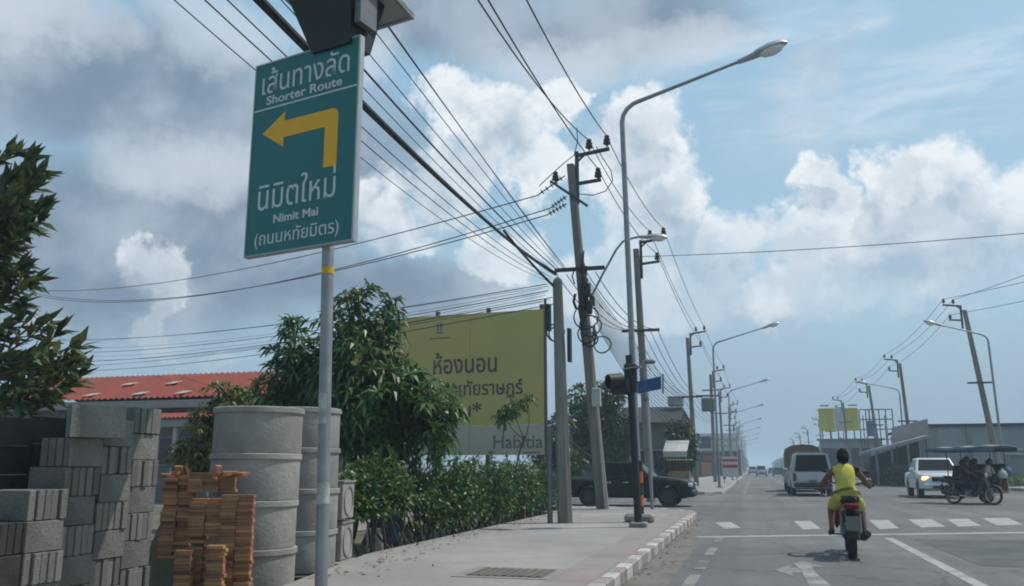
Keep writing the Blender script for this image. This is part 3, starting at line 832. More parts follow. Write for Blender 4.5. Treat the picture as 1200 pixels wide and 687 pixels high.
# ================================================================== BRICK PILE
me_brick = MB().bbox((0, 0, 0), (0.152, 0.075, 0.0310), 0.002).mesh('brick', 'brick')
nb = 0
BL = 'small clay brick in the brick pile'
def put_brick(x, y, z, rz, rx=0, ry=0):
    global nb
    if nb >= 296: return
    o = obj('brick', me_brick, None, (x, y, z)); o.rotation_euler = (rx, ry, rz)
    tag(o, BL, 'brick', 'bricks of the orange brick pile'); nb += 1
view = math.atan2(_r.y, _r.x)
def column(px, ytop, ybot, Y, wide, zs=0.0):
    b = at(px, ybot, Y); t = at(px, ytop, Y); z = max(b.z, 0.02); k = 0
    while z < t.z:
        for j in range(wide):
            if random.random() < .02 and z > b.z + .2: continue
            off = (j - (wide - 1) / 2) * 0.157 + random.uniform(-.004, .004)
            put_brick(b.x + off * math.cos(view), b.y + off * math.sin(view) + random.uniform(-.010, .010) + random.choice((0, 0, 0, 0, .03)), z + 0.0158, view + random.uniform(-.05, .05))
        z += 0.0314; k += 1
BL = 'orange clay brick in the tallest left column of the brick pile'
column(204, 560, 654, 7.45, 2)
BL = 'orange clay brick in the middle column of the brick pile'
column(236, 588, 690, 7.25, 2)
BL = 'orange clay brick in the brick pile column beside the well rings'
column(273, 583, 690, 7.30, 2)
BL = 'orange clay brick in the low front-left column of the brick pile'
column(213, 645, 695, 7.10, 1)
BL = 'orange clay brick in the low front-middle column of the brick pile'
column(251, 640, 690, 7.05, 1)
BL = 'orange clay brick in the wide top rows of the brick pile'
column(248, 556, 577, 7.5, 3)
BL = 'broken orange brick strewn loosely at the foot of the brick pile'
for _ in range(40):
    q = gnd(random.uniform(215, 312), random.uniform(664, 690), 0.0)
    put_brick(q.x, q.y - 0.1, random.choice((0.04, 0.04, 0.08, 0.12, 0.16)), random.uniform(0, 3.1), random.uniform(-.3, .3), random.uniform(-.3, .3))
BL = 'orange brick lying loose on top of the brick pile'
for _ in range(10):
    q = at(random.uniform(196, 285), random.uniform(553, 562), 7.5); put_brick(q.x, q.y, q.z, random.uniform(0, 3), random.uniform(-.3, .3), random.choice((0, 1.2)))
# spoil the columns lean on
mb = MB()
b0 = at(212, 570, 7.75); b1 = at(278, 600, 7.75)
mb.loft([[(b0.x - .45, b0.y - .1, 0), (b1.x + .25, b1.y - .1, 0), (b1.x + .35, b1.y + .55, 0), (b0.x - .4, b0.y + .5, 0)],
         [(b0.x - .25, b0.y + .02, .7), (b1.x + .05, b1.y + .02, .6), (b1.x + .1, b1.y + .4, .6), (b0.x - .2, b0.y + .4, .7)],
         [(b0.x - .10, b0.y + .1, 1.05), (b1.x - .2, b1.y + .1, .95), (b1.x - .2, b1.y + .3, .95), (b0.x - .1, b0.y + .3, 1.05)]])
o = mb.build('soil_heap', 'soil'); tag(o, 'brown heap of soil and brick dust behind the brick pile', 'soil heap', kind='stuff')

# ================================================================== CONCRETE RINGS
RR, RHt = 0.455, 0.475
prof = [(RR - 0.065, 0), (RR - 0.004, 0), (RR, 0.012), (RR, RHt - 0.075), (RR + 0.018, RHt - 0.06), (RR + 0.018, RHt - 0.012), (RR + 0.008, RHt - 0.004), (RR - 0.065, RHt - 0.004)]
me_ring = MB().lathe(prof, 48, closed=True).mesh('concrete_ring', 'ring_concrete', 40)
def rings(cx, cy, n, z0, where):
    ords = {4: ['bottom', 'second lowest', 'second highest', 'topmost']}[n]
    for k in range(n):
        o = obj('concrete_ring', me_ring, None, (cx + random.uniform(-.012, .012), cy + random.uniform(-.012, .012), z0 + k * RHt)); o.rotation_euler = (0, 0, random.uniform(0, 6))
        tag(o, '%s pale concrete well ring of the stack %s' % (ords[k], where), 'concrete ring', 'stacked concrete well rings')
rings(-5.08, 8.15, 4, 0.03, 'behind the brick pile')
rings(-5.32, 9.55, 4, 0.12, 'behind the sign post')
mb = MB()
def drain_box(cx, cy, z0, label):
    t = thing('drain_box', label, 'concrete box', (cx, cy, z0), YAW * 0.6)
    mb = MB(); w, h, th = 0.50, 0.46, 0.07
    mb.bbox((-w / 2 + th / 2, 0, h / 2), (th, w, h), .01); mb.bbox((w / 2 - th / 2, 0, h / 2), (th, w, h), .01)
    mb.bbox((0, w / 2 - th / 2, h / 2), (w - 2 * th - .004, th, h), .01); mb.bbox((0, -w / 2 + th / 2, h / 2), (w - 2 * th - .004, th, h), .01)
    mb.build('box', 'ring_concrete', t)
    mb = MB(); mb.lathe([(0.17, 0), (0.195, 0), (0.195, 0.012), (0.17, 0.012)], 24, axis='X', c=(w / 2 + 0.001, 0, h / 2), closed=True); mb.build('pipe_ring', 'concrete', t)
    mb = MB(); mb.box((0, 0, h + 0.012), (w + .03, w + .03, 0.025)); mb.build('rim', 'concrete', t)
p = gnd(388, 660, 0.0)
drain_box(-5.42, 10.55, 0.14, 'lower square concrete drain box beside the well rings'); drain_box(-5.40, 10.5, 0.66, 'upper square concrete drain box beside the well rings')
mb = MB(); mb.bbox((-5.4, 10.5, 0.06), (0.8, 0.7, 0.15), 0.01); o = mb.build('concrete_slab', 'concrete'); tag(o, 'flat concrete slab under the square drain boxes', 'concrete slab')

# ================================================================== TREES AND SHRUBS
def limb(mb, a, b, r0, r1, bend=0.15, n=5):
    a, b = Vector(a), Vector(b); off = rdir() * (b - a).length * bend; off.z *= 0.3
    pts = [a.lerp(b, t) + off * math.sin(math.pi * t) for t in (i / n for i in range(n + 1))]
    mb.tube(pts, [r0 + (r1 - r0) * i / n for i in range(n + 1)], 7)
    return pts
def mango(label, base, lobes, n, leaf=0.25, leafw=0.05, mat_='leaf_mango', trunk_r=0.09, height=1.1, name='mango_tree', group=None, stems=1, droop=(.5, 1.5)):
    t = thing(name, label, 'tree', base, 0, group)
    B = Vector(base); mb = MB(); lv = Leaves()
    heads = []
    for s in range(stems):
        p0 = B + Vector((random.uniform(-.25, .25) * (stems > 1), random.uniform(-.2, .2) * (stems > 1), 0))
        top = B + Vector((random.uniform(-.15, .15), random.uniform(-.15, .15), height))
        limb(mb, p0, top, trunk_r / math.sqrt(stems), trunk_r * 0.7 / math.sqrt(stems)); heads.append(top)
    for (c, r) in lobes:
        c = Vector(c); limb(mb, random.choice(heads) - Vector((0, 0, .1)), c, trunk_r * 0.5, trunk_r * 0.15, 0.12)
    tot = sum(r[0] * r[1] * r[2] for c, r in lobes) 
    for (c, r) in lobes:
        k = max(6, int(n * (r[0] * r[1] * r[2]) / tot)); c = Vector(c)
        for i in range(k):
            d = rdir(); q = random.random() ** 0.45
            p = c + Vector((d.x * r[0] * q, d.y * r[1] * q, d.z * r[2] * q))
            outw = (d * 0.6 + Vector((0, 0, 0.5))).normalized()
            if random.random() < 0.10: mb.tube([c.lerp(p, .3), p], [trunk_r * .10, 0.006], 4)
            m = random.randint(8, 12); ph = random.uniform(0, 6.28)
            x = outw.orthogonal().normalized(); y = outw.cross(x)
            for j in range(m):
                a = ph + j * 2 * math.pi / m * 1.6
                dd = (x * math.cos(a) + y * math.sin(a) + outw * random.uniform(-0.15, 0.7))
                lv.leaf(p + dd * 0.02, dd, leaf * random.uniform(0.7, 1.15), leafw * random.uniform(.8, 1.2), random.uniform(*droop))
    mb.build('trunk', 'bark', t, 60, world=True); lv.build('crown', mat_, t)
    return t
def L(px, py, Y, rx, ry, rz): return (at(px, py, Y), (rx, ry, rz))
Y = 14.5
mango('large dark green mango tree with drooping leaves behind the well rings', (-6.75, 14.3, 0),
      [L(420, 352, 14.4, .36, .36, .42), L(452, 372, 14.6, .30, .34, .45), L(395, 385, 14.6, .34, .4, .6), L(425, 425, 14.3, .55, .6, .6),
       L(455, 470, 14.2, .95, .9, .75), L(495, 480, 14.4, .70, .8, .65), L(430, 510, 14.0, .9, .8, .5), L(500, 515, 14.4, .6, .6, .4), L(472, 430, 14.6, .34, .5, .4), L(392, 455, 14.4, .45, .6, .55), L(420, 375, 14.4, .26, .3, .5), L(455, 395, 14.4, .25, .3, .5), L(388, 405, 14.4, .25, .3, .5)], 620, 0.35, 0.062, stems=2, droop=(.35, 1.5))
mango('slimmer mango tree left of the sign post, above the well rings', (-8.1, 14.8, 0),
      [L(345, 385, 14.8, .25, .3, .3), L(352, 425, 14.8, .42, .4, .55), L(322, 432, 14.8, .22, .3, .45), L(312, 455, 15, .3, .3, .3), L(345, 470, 14.8, .6, .5, .5), L(375, 440, 14.8, .4, .4, .6)], 190, 0.35, 0.060, droop=(.35, 1.5))
mango('yellow green bushy plant between red roof and well rings', (-9.6, 17, 0),
      [L(246, 500, 16.5, .45, .6, .6), L(262, 458, 16.5, .38, .5, .2), L(275, 470, 16.6, .5, .5, .3), L(230, 535, 16.5, .7, .6, .5), L(225, 540, 16.6, .45, .5, .4), L(300, 475, 16.6, .4, .4, .2)], 260, 0.24, 0.06, 'leaf_yellow', 0.06, 0.8, 'leafy_plant')
mango('small sapling with thin stem in front of the yellow billboard', (at(612, 560, 24).x, 24, 0),
      [L(600, 478, 24, .35, .35, .22), L(618, 470, 24, .25, .25, .15), L(593, 490, 24, .25, .25, .25)], 34, 0.30, 0.06, 'leaf_mango', 0.035, 2.2, 'sapling')
mango('round dark tree behind the leaning utility pole', (-7.0, 50, 0.1),
      [L(690, 475, 50, 1.6, 1.6, 1.3), L(715, 470, 50, 1.2, 1.4, 1.3), L(680, 505, 50, 1.4, 1.4, 1.0), L(725, 500, 50, 1.3, 1.4, 1.2), L(700, 530, 50, 2.0, 1.5, 1.0)], 700, 0.42, 0.12, 'leaf_dark', 0.2, 2.0, 'shade_tree')
mango('leafy tree beside the white awning', (-4.4, 56, 0.14),
      [L(793, 512, 56, .9, .9, 1.1), L(800, 535, 56, .9, .9, 1.1), L(785, 545, 56, 1.0, .9, .8), L(805, 520, 56, .8, .8, 1.3), L(797, 500, 56, .7, .7, .7)], 420, 0.4, 0.12, 'leaf_dark', 0.14, 1.6, 'shade_tree')
mango('low green bush right of the billboard foot', (at(650, 590, 27).x - 1, 30.5 + 14, 0.1),
      [L(655, 505, 45, 1.0, 1, .9), L(640, 530, 45, 1.3, 1.0, .9), L(660, 545, 45, 1.6, 1.0, .8)], 300, 0.36, 0.11, 'leaf_hedge', 0.1, 1.2, 'bush')

# big-leaved tree at the left edge: side branches with leaves in two ranks
lt = thing('broadleaf_tree', 'tall tree with big oblong leaves at the left edge', 'tree', (at(-70, 600, 9.5).x, 9.5, 0))
mb = MB(); lv = Leaves()
tb = lt.location.copy(); th = at(-40, 190, 9.5)
tr = limb(mb, tb, th, 0.14, 0.03, 0.02, 10)
def spray(a, b, n, leaf, w):
    pts = limb(mb, a, b, 0.02, 0.006, 0.10, 5)
    d = (Vector(b) - Vector(a)).normalized(); s = d.cross(Vector((0, 0, 1))).normalized(); u = s.cross(d)
    for i in range(n):
        t = 0.15 + 0.85 * i / (n - 1); q = t * 5; k = min(4, int(q)); p = pts[k].lerp(pts[k + 1], q - k)
        for sg_ in (-1, 1):
            dd = d * random.uniform(.8, 1.4) + Vector((0, 0, .25)) + (u * random.uniform(.5, 1.0) + s * random.uniform(-.7, .7)) * sg_ * random.uniform(.5, 1)
            lv.leaf(p, dd, leaf * random.uniform(.7, 1.1), w * random.uniform(.8, 1.2), random.uniform(0.0, 0.5))
    for _ in range(4): lv.leaf(b, d + rdir() * .6, leaf, w, 0.2)
for i in range(112):
    t = random.random()
    ypix = 205 + 270 * t
    reach = 45 - 60 * abs(t - 0.1) * .4 if t < .55 else 20 + 75 * (t - .55) / .3
    xe = min(reach, 85) + random.uniform(-75, 6)
    Yd = 9.5 + random.uniform(-1.1, 0.9)
    k = min(9, max(0, int((1 - t) * 6 + 3))); a = tr[k]
    e2 = at(xe, ypix + random.uniform(-8, 8), Yd); a2 = Vector((a.x, a.y, min(e2.z - 0.1, 4.4)))
    a3 = a2.lerp(e2, 0.35)
    mb.tube([a2, a3], [.02, .02], 5)
    spray(a3, e2, 6, 0.33, 0.095)
for (x, y, Yd) in ((98, 408, 9.2), (92, 425, 9.3), (75, 390, 9.3), (60, 380, 9.3), (102, 442, 9.3), (85, 455, 9.2), (40, 188, 9.5), (55, 205, 9.5), (48, 222, 9.4), (28, 182, 9.5), (52, 250, 9.5), (30, 310, 9.5), (35, 340, 9.4), (15, 180, 9.4)):
    e2 = at(x - 8, y, Yd); a2 = at(x - 75, y + 45, Yd); spray(a2, e2, 8, 0.34, 0.095)
mb.build('trunk', 'bark', lt, 60, world=True); lv.build('crown', 'leaf_left', lt)

# hedge shrubs along the pavement: stems below, dense leaves above
hs = 16
for i in range(hs):
    y = 11.4 + i * 0.88; x = -5.75 + random.uniform(-.12, .12)
    t = thing('hedge_shrub', 'leafy green shrub in the roadside hedge, %s' % ('bare stems showing near the drain boxes' if i < 4 else 'dense to the ground'), 'shrub', (x, y, 0), 0,
              'thin hedge shrubs near the drain boxes' if i < 4 else 'dense hedge shrubs along the pavement')
    mb = MB(); lv = Leaves(); B = Vector((x, y, 0))
    hh = random.uniform(1.12, 1.5)
    for k in range(6):
        p = B + Vector((random.uniform(-.3, .4), random.uniform(-.35, .35), 0)); e2 = B + Vector((random.uniform(-.45, .45), random.uniform(-.5, .5), random.uniform(.8, 1.2)))
        limb(mb, p, e2, 0.022, 0.010, 0.12)
    low = 0.5 if i < 4 else 0.12
    for k in range(230):
        d = rdir(); q = random.random() ** 0.4
        p = B + Vector((d.x * .62 * q, d.y * .72 * q, (hh + low) / 2 + d.z * (hh - low) / 2 * q))
        if i < 4 and p.z < .65 and random.random() < .6: continue
        ow = (d + Vector((0, 0, .6))).normalized()
        for j in range(6):
            lv.leaf(p, ow + rdir() * .9, random.uniform(.09, .16), random.uniform(.035, .055), random.uniform(.2, .9))
    for k in range(7):
        p = B + Vector((random.uniform(-.4, .45), random.uniform(-.5, .5), hh * random.uniform(.75, .95))); e2 = p + Vector((random.uniform(-.2, .25), random.uniform(-.2, .2), random.uniform(.15, .38)))
        limb(mb, p, e2, .008, .004, .1, 3)
        for j in range(12): lv.leaf(p.lerp(e2, random.uniform(.2, 1)), rdir() + Vector((0, 0, .4)), random.uniform(.10, .17), random.uniform(.035, .055), random.uniform(.2, .9))
    mb.build('stem', 'bark', t, 60, world=True); lv.build('foliage', 'leaf_hedge', t)
# things dumped behind the hedge
for k, (px, py, Yd, s, m, lab) in enumerate(((455, 600, 14.5, .5, 'plastic_blue', 'blue plastic drum glimpsed through the hedge stems'), (440, 625, 13.2, .34, 'plastic_pale', 'pale plastic tub glimpsed through the hedge stems'))):
    q = at(px, py, Yd); mb = MB(); mb.lathe([(s * .38, 0), (s * .42, .03), (s * .40, s * .5), (s * .44, s * .52), (s * .40, s), (s * .36, s * 1.02)], 20)
    o = mb.build('plastic_drum', m, None, 40); o.location = (q.x, q.y, 0); tag(o, lab, 'drum')
# low white wall with pillars beyond the hedge stems
gw = thing('low_wall', 'low pale block wall behind the hedge', 'wall', (-8.2, 16, 0))
mb = MB(); mb.box((-8.2, 16, .35), (.14, 8, .7)); mb.build('wall_panel', 'wall_pale', gw, world=True)
mb = MB(); mb.box((-8.2, 16, .74), (.22, 8.1, .07)); mb.build('coping', 'concrete', gw, world=True)

# dry leaves and scraps blown against the hedge and into the gutter
lv = Leaves(); rl = random.Random(5)
for i in range(420):
    if i % 3: y = rl.uniform(8.6, 23); p = Vector((-5.1 + abs(rl.gauss(0, .35)) - (.0 if y > 11 else -.35), y, .158))
    else: p = Vector((KX + .03 + abs(rl.gauss(0, .16)), rl.uniform(7, 23), .008))
    lv.leaf(p, (rl.uniform(-1, 1), rl.uniform(-1, 1), rl.uniform(.02, .25)), rl.uniform(.04, .10), rl.uniform(.02, .045), .3, rl.uniform(-.3, .3))
mat('dry_leaf', (0.15, 0.10, 0.05), 0.9, 0.3, 9)
o = lv.build('fallen_leaves', 'dry_leaf'); tag(o, 'dry fallen leaves along the hedge foot and gutter', 'leaves', kind='stuff')

# ================================================================== STREET LAMPS
def lamp_head(t, p, d, s=1.0, name='lamp_head'):
    """cobra-head lantern at p pointing along d"""
    d = Vector(d).normalized(); sd = d.cross(Vector((0, 0, 1))).normalized(); u = sd.cross(d)
    def sec(x, w, h0, h1, n=10):
        return [Vector(p) + d * x * s + sd * (w * s * math.cos(a)) + u * ((h1 if math.sin(a) > 0 else h0) * s * math.sin(a)) for a in (2 * math.pi * k / n for k in range(n))]
    mb = MB(); mb.loft([sec(-.05, .05, .05, .05), sec(.12, .075, .06, .06), sec(.30, .10, .07, .075), sec(.36, .14, .05, .10), sec(.62, .19, .03, .135), sec(.88, .16, .03, .12), sec(1.0, .05, .02, .05)])
    h = mb.build(name, 'lamp_body', t, 50, world=True)
    mb = MB(); mb.loft([sec(.40, .10, .05, .0), sec(.50, .15, .12, -.02), sec(.68, .165, .15, -.02), sec(.84, .13, .12, -.02), sec(.93, .04, .05, .0)])
    g = mb.build('lens', 'lamp_glass', h, 50)
    for v in g.data.vertices: v.co -= t.location
    return h
def street_lamp(base, arm, zt, zh, label, lean=0.0, group='tall lamps along the left pavement'):
    B = Vector(base); t = thing('street_lamp', label, 'street lamp', B, 0, group); sgn = 1 if arm > 0 else -1
    pts = [B, B + Vector((lean * .5, 0, 4.5)), B + Vector((lean, 0, zt - .45))]
    for a in (20, 40, 60, 72): pts.append(B + Vector((lean + sgn * .42 * (1 - math.cos(R(a))) * 1.25, 0, zt - .45 + .50 * math.sin(R(a)))))
    e = B + Vector((arm, 0, zh)); 
    q0 = pts[-1]
    for k in (0.33, 0.66, 1.0): pts.append(q0.lerp(e, k))
    rs = [.078, .070, .060] + [.053] * 4 + [.043, .038, .034]
    MB().tube(pts, rs, 10).build('post', 'galvanised', t, 50, world=True)
    MB().tube([B, B + Vector((0, 0, .9))], [.088, .084], 10).build('post_sleeve', 'galvanised', t, 50, world=True)
    MB().bbox(B + Vector((0, 0, .02)), (.36, .36, .04), .008).build('base_plate', 'rusty_steel', t, world=True)
    lamp_head(t, e, e - q0, 1.12)
    return t
l1 = street_lamp((-2.45, 19.3, .15), 2.66, 9.76, 10.52, 'tall grey street lamp whose arm reaches over the road beside the traffic light', -.15)
# painted bands and a broken concrete foot of the nearest lamp
for z0, z1, m in ((.10, .32, 'black_paint'), (.32, .55, 'orange_paint'), (.55, .82, 'black_paint'), (.82, 1.06, 'orange_paint'), (1.06, 1.30, 'black_paint')):
    MB().tube([(-2.45, 19.3, z0 + .17), (-2.45, 19.3, z1 + .17)], .094, 14).build('painted_band', m, l1, 40, world=True)
MB().bbox((-2.45, 19.3, .24), (.62, .55, .18), .05).build('concrete_foot', 'concrete', l1, world=True)
for k, Yl in enumerate((56, 92, 128, 164, 200, 236, 272, 308)):
    street_lamp((-2.1, Yl, .14), 3.1, 9.1, 9.9, ['first street lamp beyond the crossing, left side of the road', 'second street lamp beyond the crossing on the left', 'third street lamp beyond the crossing on the left', 'fourth street lamp beyond the crossing on the left'][k] if k < 4 else 'small distant street lamp far down the left side of the road',
                group='tall lamps along the left pavement' if k < 4 else 'distant left lamps')
street_lamp((14.2, 57, .15), -2.5, 9.1, 9.75, 'nearest right-hand street lamp, arm crossing the leaning pole', -.1, 'lamps on the right side')
street_lamp((13.05, 84, .15), -2.3, 8.2, 8.7, 'second right-hand street lamp in front of the empty hoarding frame', .05, 'lamps on the right side')
street_lamp((12.3, 128, .15), -2.3, 8.4, 8.9, 'farthest right-hand street lamp beyond the yellow and white hoarding', .0, 'lamps on the right side')

# ================================================================== UTILITY POLES AND WIRES
def pin(mb, p, s=1.0):
    p = Vector(p); mb.lathe([(.03 * s, 0), (.03 * s, .06 * s), (.10 * s, .07 * s), (.11 * s, .12 * s), (.05 * s, .14 * s), (.09 * s, .16 * s), (.095 * s, .21 * s), (.04 * s, .23 * s), (.07 * s, .25 * s), (.075 * s, .30 * s), (.03 * s, .34 * s)], 10, c=p)
def pole(base, top, label, side=1, cross=None, group='utility poles on the left', s=1.0, arms=True, r=0.16, cat='utility pole'):
    B, T = Vector(base), Vector(top)
    t = thing('utility_pole', label, cat, B, 0, group)
    d = (T - B).normalized(); x = Vector((1, 0, 0))
    def sq(p, h):
        c = h * .35
        return [p + Vector(q) for q in ((h, h - c, 0), (h - c, h, 0), (-h + c, h, 0), (-h, h - c, 0), (-h, -h + c, 0), (-h + c, -h, 0), (h - c, -h, 0), (h, -h + c, 0))]
    MB().loft([sq(B, r), sq(B.lerp(T, .5), r * .85), sq(T, r * .68)]).build('shaft', 'pole_concrete', t, world=True)
    att = []
    if arms:
        k = side
        q = T + x * (k * r * .9)
        mb = MB(); mb.box(q + Vector((k * .05, 0, -.45)), (.11, .12, 1.5 * s))
        mb.build('bracket_post', 'dark_steel', t, world=True)
        mb = MB(); mb.box(q + Vector((k * .55, 0, .34)), (1.1, .10, .10), rot=Matrix.Rotation(-k * R(7), 3, 'Y')); mb.box(q + Vector((k * .16, -.003, .16)), (.34, .05, .06), rot=Matrix.Rotation(-k * R(42), 3, 'Y')); mb.build('bracket_arm', 'dark_steel', t, world=True)
        mb = MB(); mb.box(q + Vector((k * .45, 0, -.62)), (.72, .10, .09), rot=Matrix.Rotation(-k * R(5), 3, 'Y')); mb.build('bracket_arm', 'dark_steel', t, world=True)
        for (dx, dz) in ((.45, .42), (1.02, .49), (.72, -.57)):
            p = q + Vector((k * dx, 0, dz)); mb = MB(); pin(mb, p, s); mb.build('insulator', 'insulator', t, 40, world=True); att.append(p + Vector((0, 0, .30 * s)))
    if cross is not None:
        zc = cross; f = (zc - B.z) / (T.z - B.z); c = B.lerp(T, f)
        MB().box((c.x, c.y - .14, zc), (1.55, .11, .11)).build('crossarm', 'dark_steel', t, world=True)
    return t, att
wires = []
def wire(a, b, sag=0.4, r=0.012, label='thin overhead wire', m='cable', n=22, name='overhead_wire', group=None):
    o = MB().tube(sag_pts(a, b, sag, n), r, 5, caps=False).build(name, m, None, 60)
    tag(o, label, 'wire', group); return o
pA, _ = pole((-3.97, 18.6, .15), (-4.08, 18.6, 5.45), 'short concrete pole with rounded top in front of the billboard edge', arms=False, r=.145, group='utility poles on the left')
MB().lathe([(.118, 0), (.10, .07), (.05, .12), (0.001, .135)], 8, c=(-4.08, 18.6, 5.44)).build('rounded_top', 'pole_concrete', pA, 60, world=True)
MB().box((-4.30, 18.6, 4.65), (.10, .2, .6)).build('terminal_box', 'plastic_black', pA, world=True)
MB().box((-3.82, 18.6, 4.0), (.07, .2, .75)).build('terminal_box', 'plastic_black', pA, world=True)
MB().tube([(-4.28, 18.5, .15), (-4.27, 18.5, 2.2)], .06, 8).build('cable_duct', 'grey_steel', pA, world=True)
pB, aB = pole((-4.28, 25.3, .15), (-5.08, 25.3, 10.75), 'tall leaning utility pole wrapped in cables, with lamp arm', cross=7.3, r=.17, s=1.15)
MB().tube([(-4.18, 25.08, .15), (-4.30, 25.05, 2.35)], .035, 8).build('conduit', 'galvanised', pB, 40, world=True)
MB().bbox((-4.36, 25.06, 3.35), (.26, .18, .55), .02).build('meter_box', 'plastic_pale', pB, world=True)
# brackets and strain insulators on the left of the pole head
mb = MB(); mb.box((-5.12, 25.15, 9.75), (1.5, .07, .07), rot=Matrix.Rotation(R(38), 3, 'Y')); mb.build('brace', 'dark_steel', pB, world=True)
strain = []
for (px0, py0, px1, py1) in ((662, 206, 630, 229), (664, 239, 641, 252), (664, 230, 645, 244)):
    a, b = at(px0, py0, 25.2), at(px1, py1, 25.2); mb = MB(); mb.tube([a, b], .02, 6)
    for k in range(5):
        c = a.lerp(b, .15 + k * .17); q = (b - a).normalized()
        mb.tube([c - q * .02, c + q * .02], [.11, .06], 8)
    mb.build('strain_insulator', 'insulator', pB, world=True); strain.append(b)
mb = MB(); pin(mb, at(651, 214, 25.2), 1.1); mb.build('insulator', 'insulator', pB, 40, world=True)
# jumper loops at the pole head
loop = [at(*q, 25.25) for q in ((699, 172), (706, 185), (716, 200), (718, 212), (710, 224), (695, 229), (674, 227))]
MB().tube(loop, .016, 5).build('jumper_cable', 'cable', pB, world=True)
MB().tube([at(*q, 25.2) for q in ((676, 150), (677, 165), (673, 182), (660, 192), (648, 203), (632, 218))], .016, 5).build('jumper_cable', 'cable', pB, world=True)
# bundle of splices strapped round the shaft, coils of spare cable
def shaftB(z): f = (z - .15) / 10.6; return Vector((-4.28 - .8 * f, 25.3, z))
rb = random.Random(3)
for k in range(14):
    z0 = rb.uniform(4.2, 7.2); z1 = z0 + rb.uniform(.4, 1.1); a = rb.uniform(3.4, 6.0)
    o1 = Vector((.24 * math.cos(a), .24 * math.sin(a), 0)); o2 = Vector((.26 * math.cos(a + .4), .26 * math.sin(a + .4), 0))
    MB().tube([shaftB(z0) + o1, shaftB((z0 + z1) / 2) + o1 * 1.25, shaftB(z1) + o2], rb.uniform(.015, .05), 6).build('strapped_cable', 'cable', pB, world=True)
for (px, py, r_, Yq) in ((692, 382, .33, 25.0), (688, 392, .28, 24.9), (687, 372, .38, 25.1), (706, 404, .26, 25.0), (692, 398, .22, 24.8), (651, 390, .24, 22.0), (652, 392, .20, 21.9)):
    c = at(px, py, Yq); pts = [c + Vector((r_ * math.cos(a), .06 * math.sin(2 * a), r_ * .95 * math.sin(a))) for a in (2 * math.pi * k / 26 for k in range(27))]
    o = MB().tube(pts, .022, 6, caps=False).build('cable_coil', 'cable', None, 60)
    tag(o, 'loop of black spare cable %s' % ('by the billboard edge' if px < 660 else 'hanging on the leaning pole'), 'cable coil', 'cable coils by the billboard' if px < 660 else 'cable coils on the leaning pole')
for (px, py) in ((689, 340), (682, 352), (691, 360), (684, 330)):
    c = at(px, py, 24.95); MB().bbox(c, (.16, .14, .42), .03).build('splice_case', 'plastic_black', pB, world=True)
# lamp on this pole
MB().tube([at(*q, 25.1) for q in ((692, 356), (694, 346), (706, 322), (722, 293), (730, 283), (742, 279), (752, 277))], .035, 8).build('lamp_arm', 'galvanised', pB, 50, world=True)
lamp_head(pB, at(749, 277.5, 25.1), at(785, 279, 25.1) - at(749, 277.5, 25.1), .85)
MB().bbox(at(694, 353, 25.1), (.16, .16, .3), .02).build('arm_clamp', 'dark_steel', pB, world=True)
pC, aC = pole((-3.98, 35.0, 0.0), (-4.28, 35.0, 10.35), 'utility pole just behind the nearest street lamp', cross=at(750, 388, 35).z, r=.17, s=1.1)
pD, aD = pole((-3.75, 60, .14), (-3.95, 60, 10.2), 'utility pole on the far corner beyond the green pickup', cross=6.1, r=.17)
pE, aE = pole((-3.25, 78, .14), (-3.25, 78, 9.5), 'pole carrying a grey transformer beside the shop sign', cross=8.1, r=.17)
MB().box((-3.6, 77.8, 7.6), (1.9, .7, .1)).build('platform', 'dark_steel', pE, world=True)
mb = MB(); mb.bbox((-3.55, 77.6, 6.8), (1.15, .8, 1.2), .08)
for k in range(7): mb.box((-4.0 + k * .15, 77.17, 6.75), (.04, .10, .9))
mb.build('transformer', 'grey_steel', pE, world=True)
far = [(97, 9.6), (118, 9.3), (140, 9.6), (165, 9.2), (190, 9.6), (220, 9.3), (255, 9.6), (290, 9.4), (330, 9.6)]
atts = [aB, aC, aD, aE]
for k, (Yp, z) in enumerate(far):
    _, a = pole((-2.9 + random.uniform(-.2, .2), Yp, .14), (-3.0 + random.uniform(-.3, .3), Yp, z), 'distant utility pole in the receding row on the left', cross=z - 2.4, group='distant left poles', r=.16)
    atts.append(a)
p1, a1 = pole((14.75, 60, .1), (13.67, 60, 11.3), 'leaning utility pole at right behind the loaded tricycle', -1, 6.6, 'utility poles on the right', 1.0, True, .18)
p2, a2 = pole((12.9, 79, .1), (12.55, 79, 10.1), 'utility pole at right beside the sloping canopy', -1, 5.2, 'utility poles on the right')
p3, a3 = pole((12.2, 92, .1), (11.56, 92, 9.4), 'utility pole at right in front of the hoarding frame', -1, 5.5, 'utility poles on the right')
ratts = [a1, a2, a3]
for k, (Yp, z) in enumerate(((118, 9.6), (140, 9.3), (165, 9.6), (195, 9.3), (230, 9.5), (270, 9.4))):
    _, a = pole((11.9 + random.uniform(-.2, .2), Yp, .14), (11.8 + random.uniform(-.3, .3), Yp, z), 'distant utility pole in the receding row on the right', -1, z - 2.5, group='distant right poles', r=.16)
    ratts.append(a)
GW = 'power lines along the left poles'
for i in range(len(atts) - 1):
    for j in range(3):
        wire(atts[i][j], atts[i + 1][j], .35, .014, 'thin power line running on along the left row of poles', 'cable', 12, group=GW)
for i in range(len(ratts) - 1):
    for j in range(3):
        wire(ratts[i][j], ratts[i + 1][j], .45, .014, 'thin power line running along the right row of poles', 'cable', 12, group='power lines along the right poles')
# right poles towards the camera
for j, (px, py) in enumerate(((1200, 318), (1200, 326), (1200, 348))):
    q = at(px, py, 50); e2 = a1[j] + (q - a1[j]) * 3.2
    wire(a1[j], e2, .25, .016, 'power line leaving the picture at the right edge', 'cable', group='wires at the right edge')
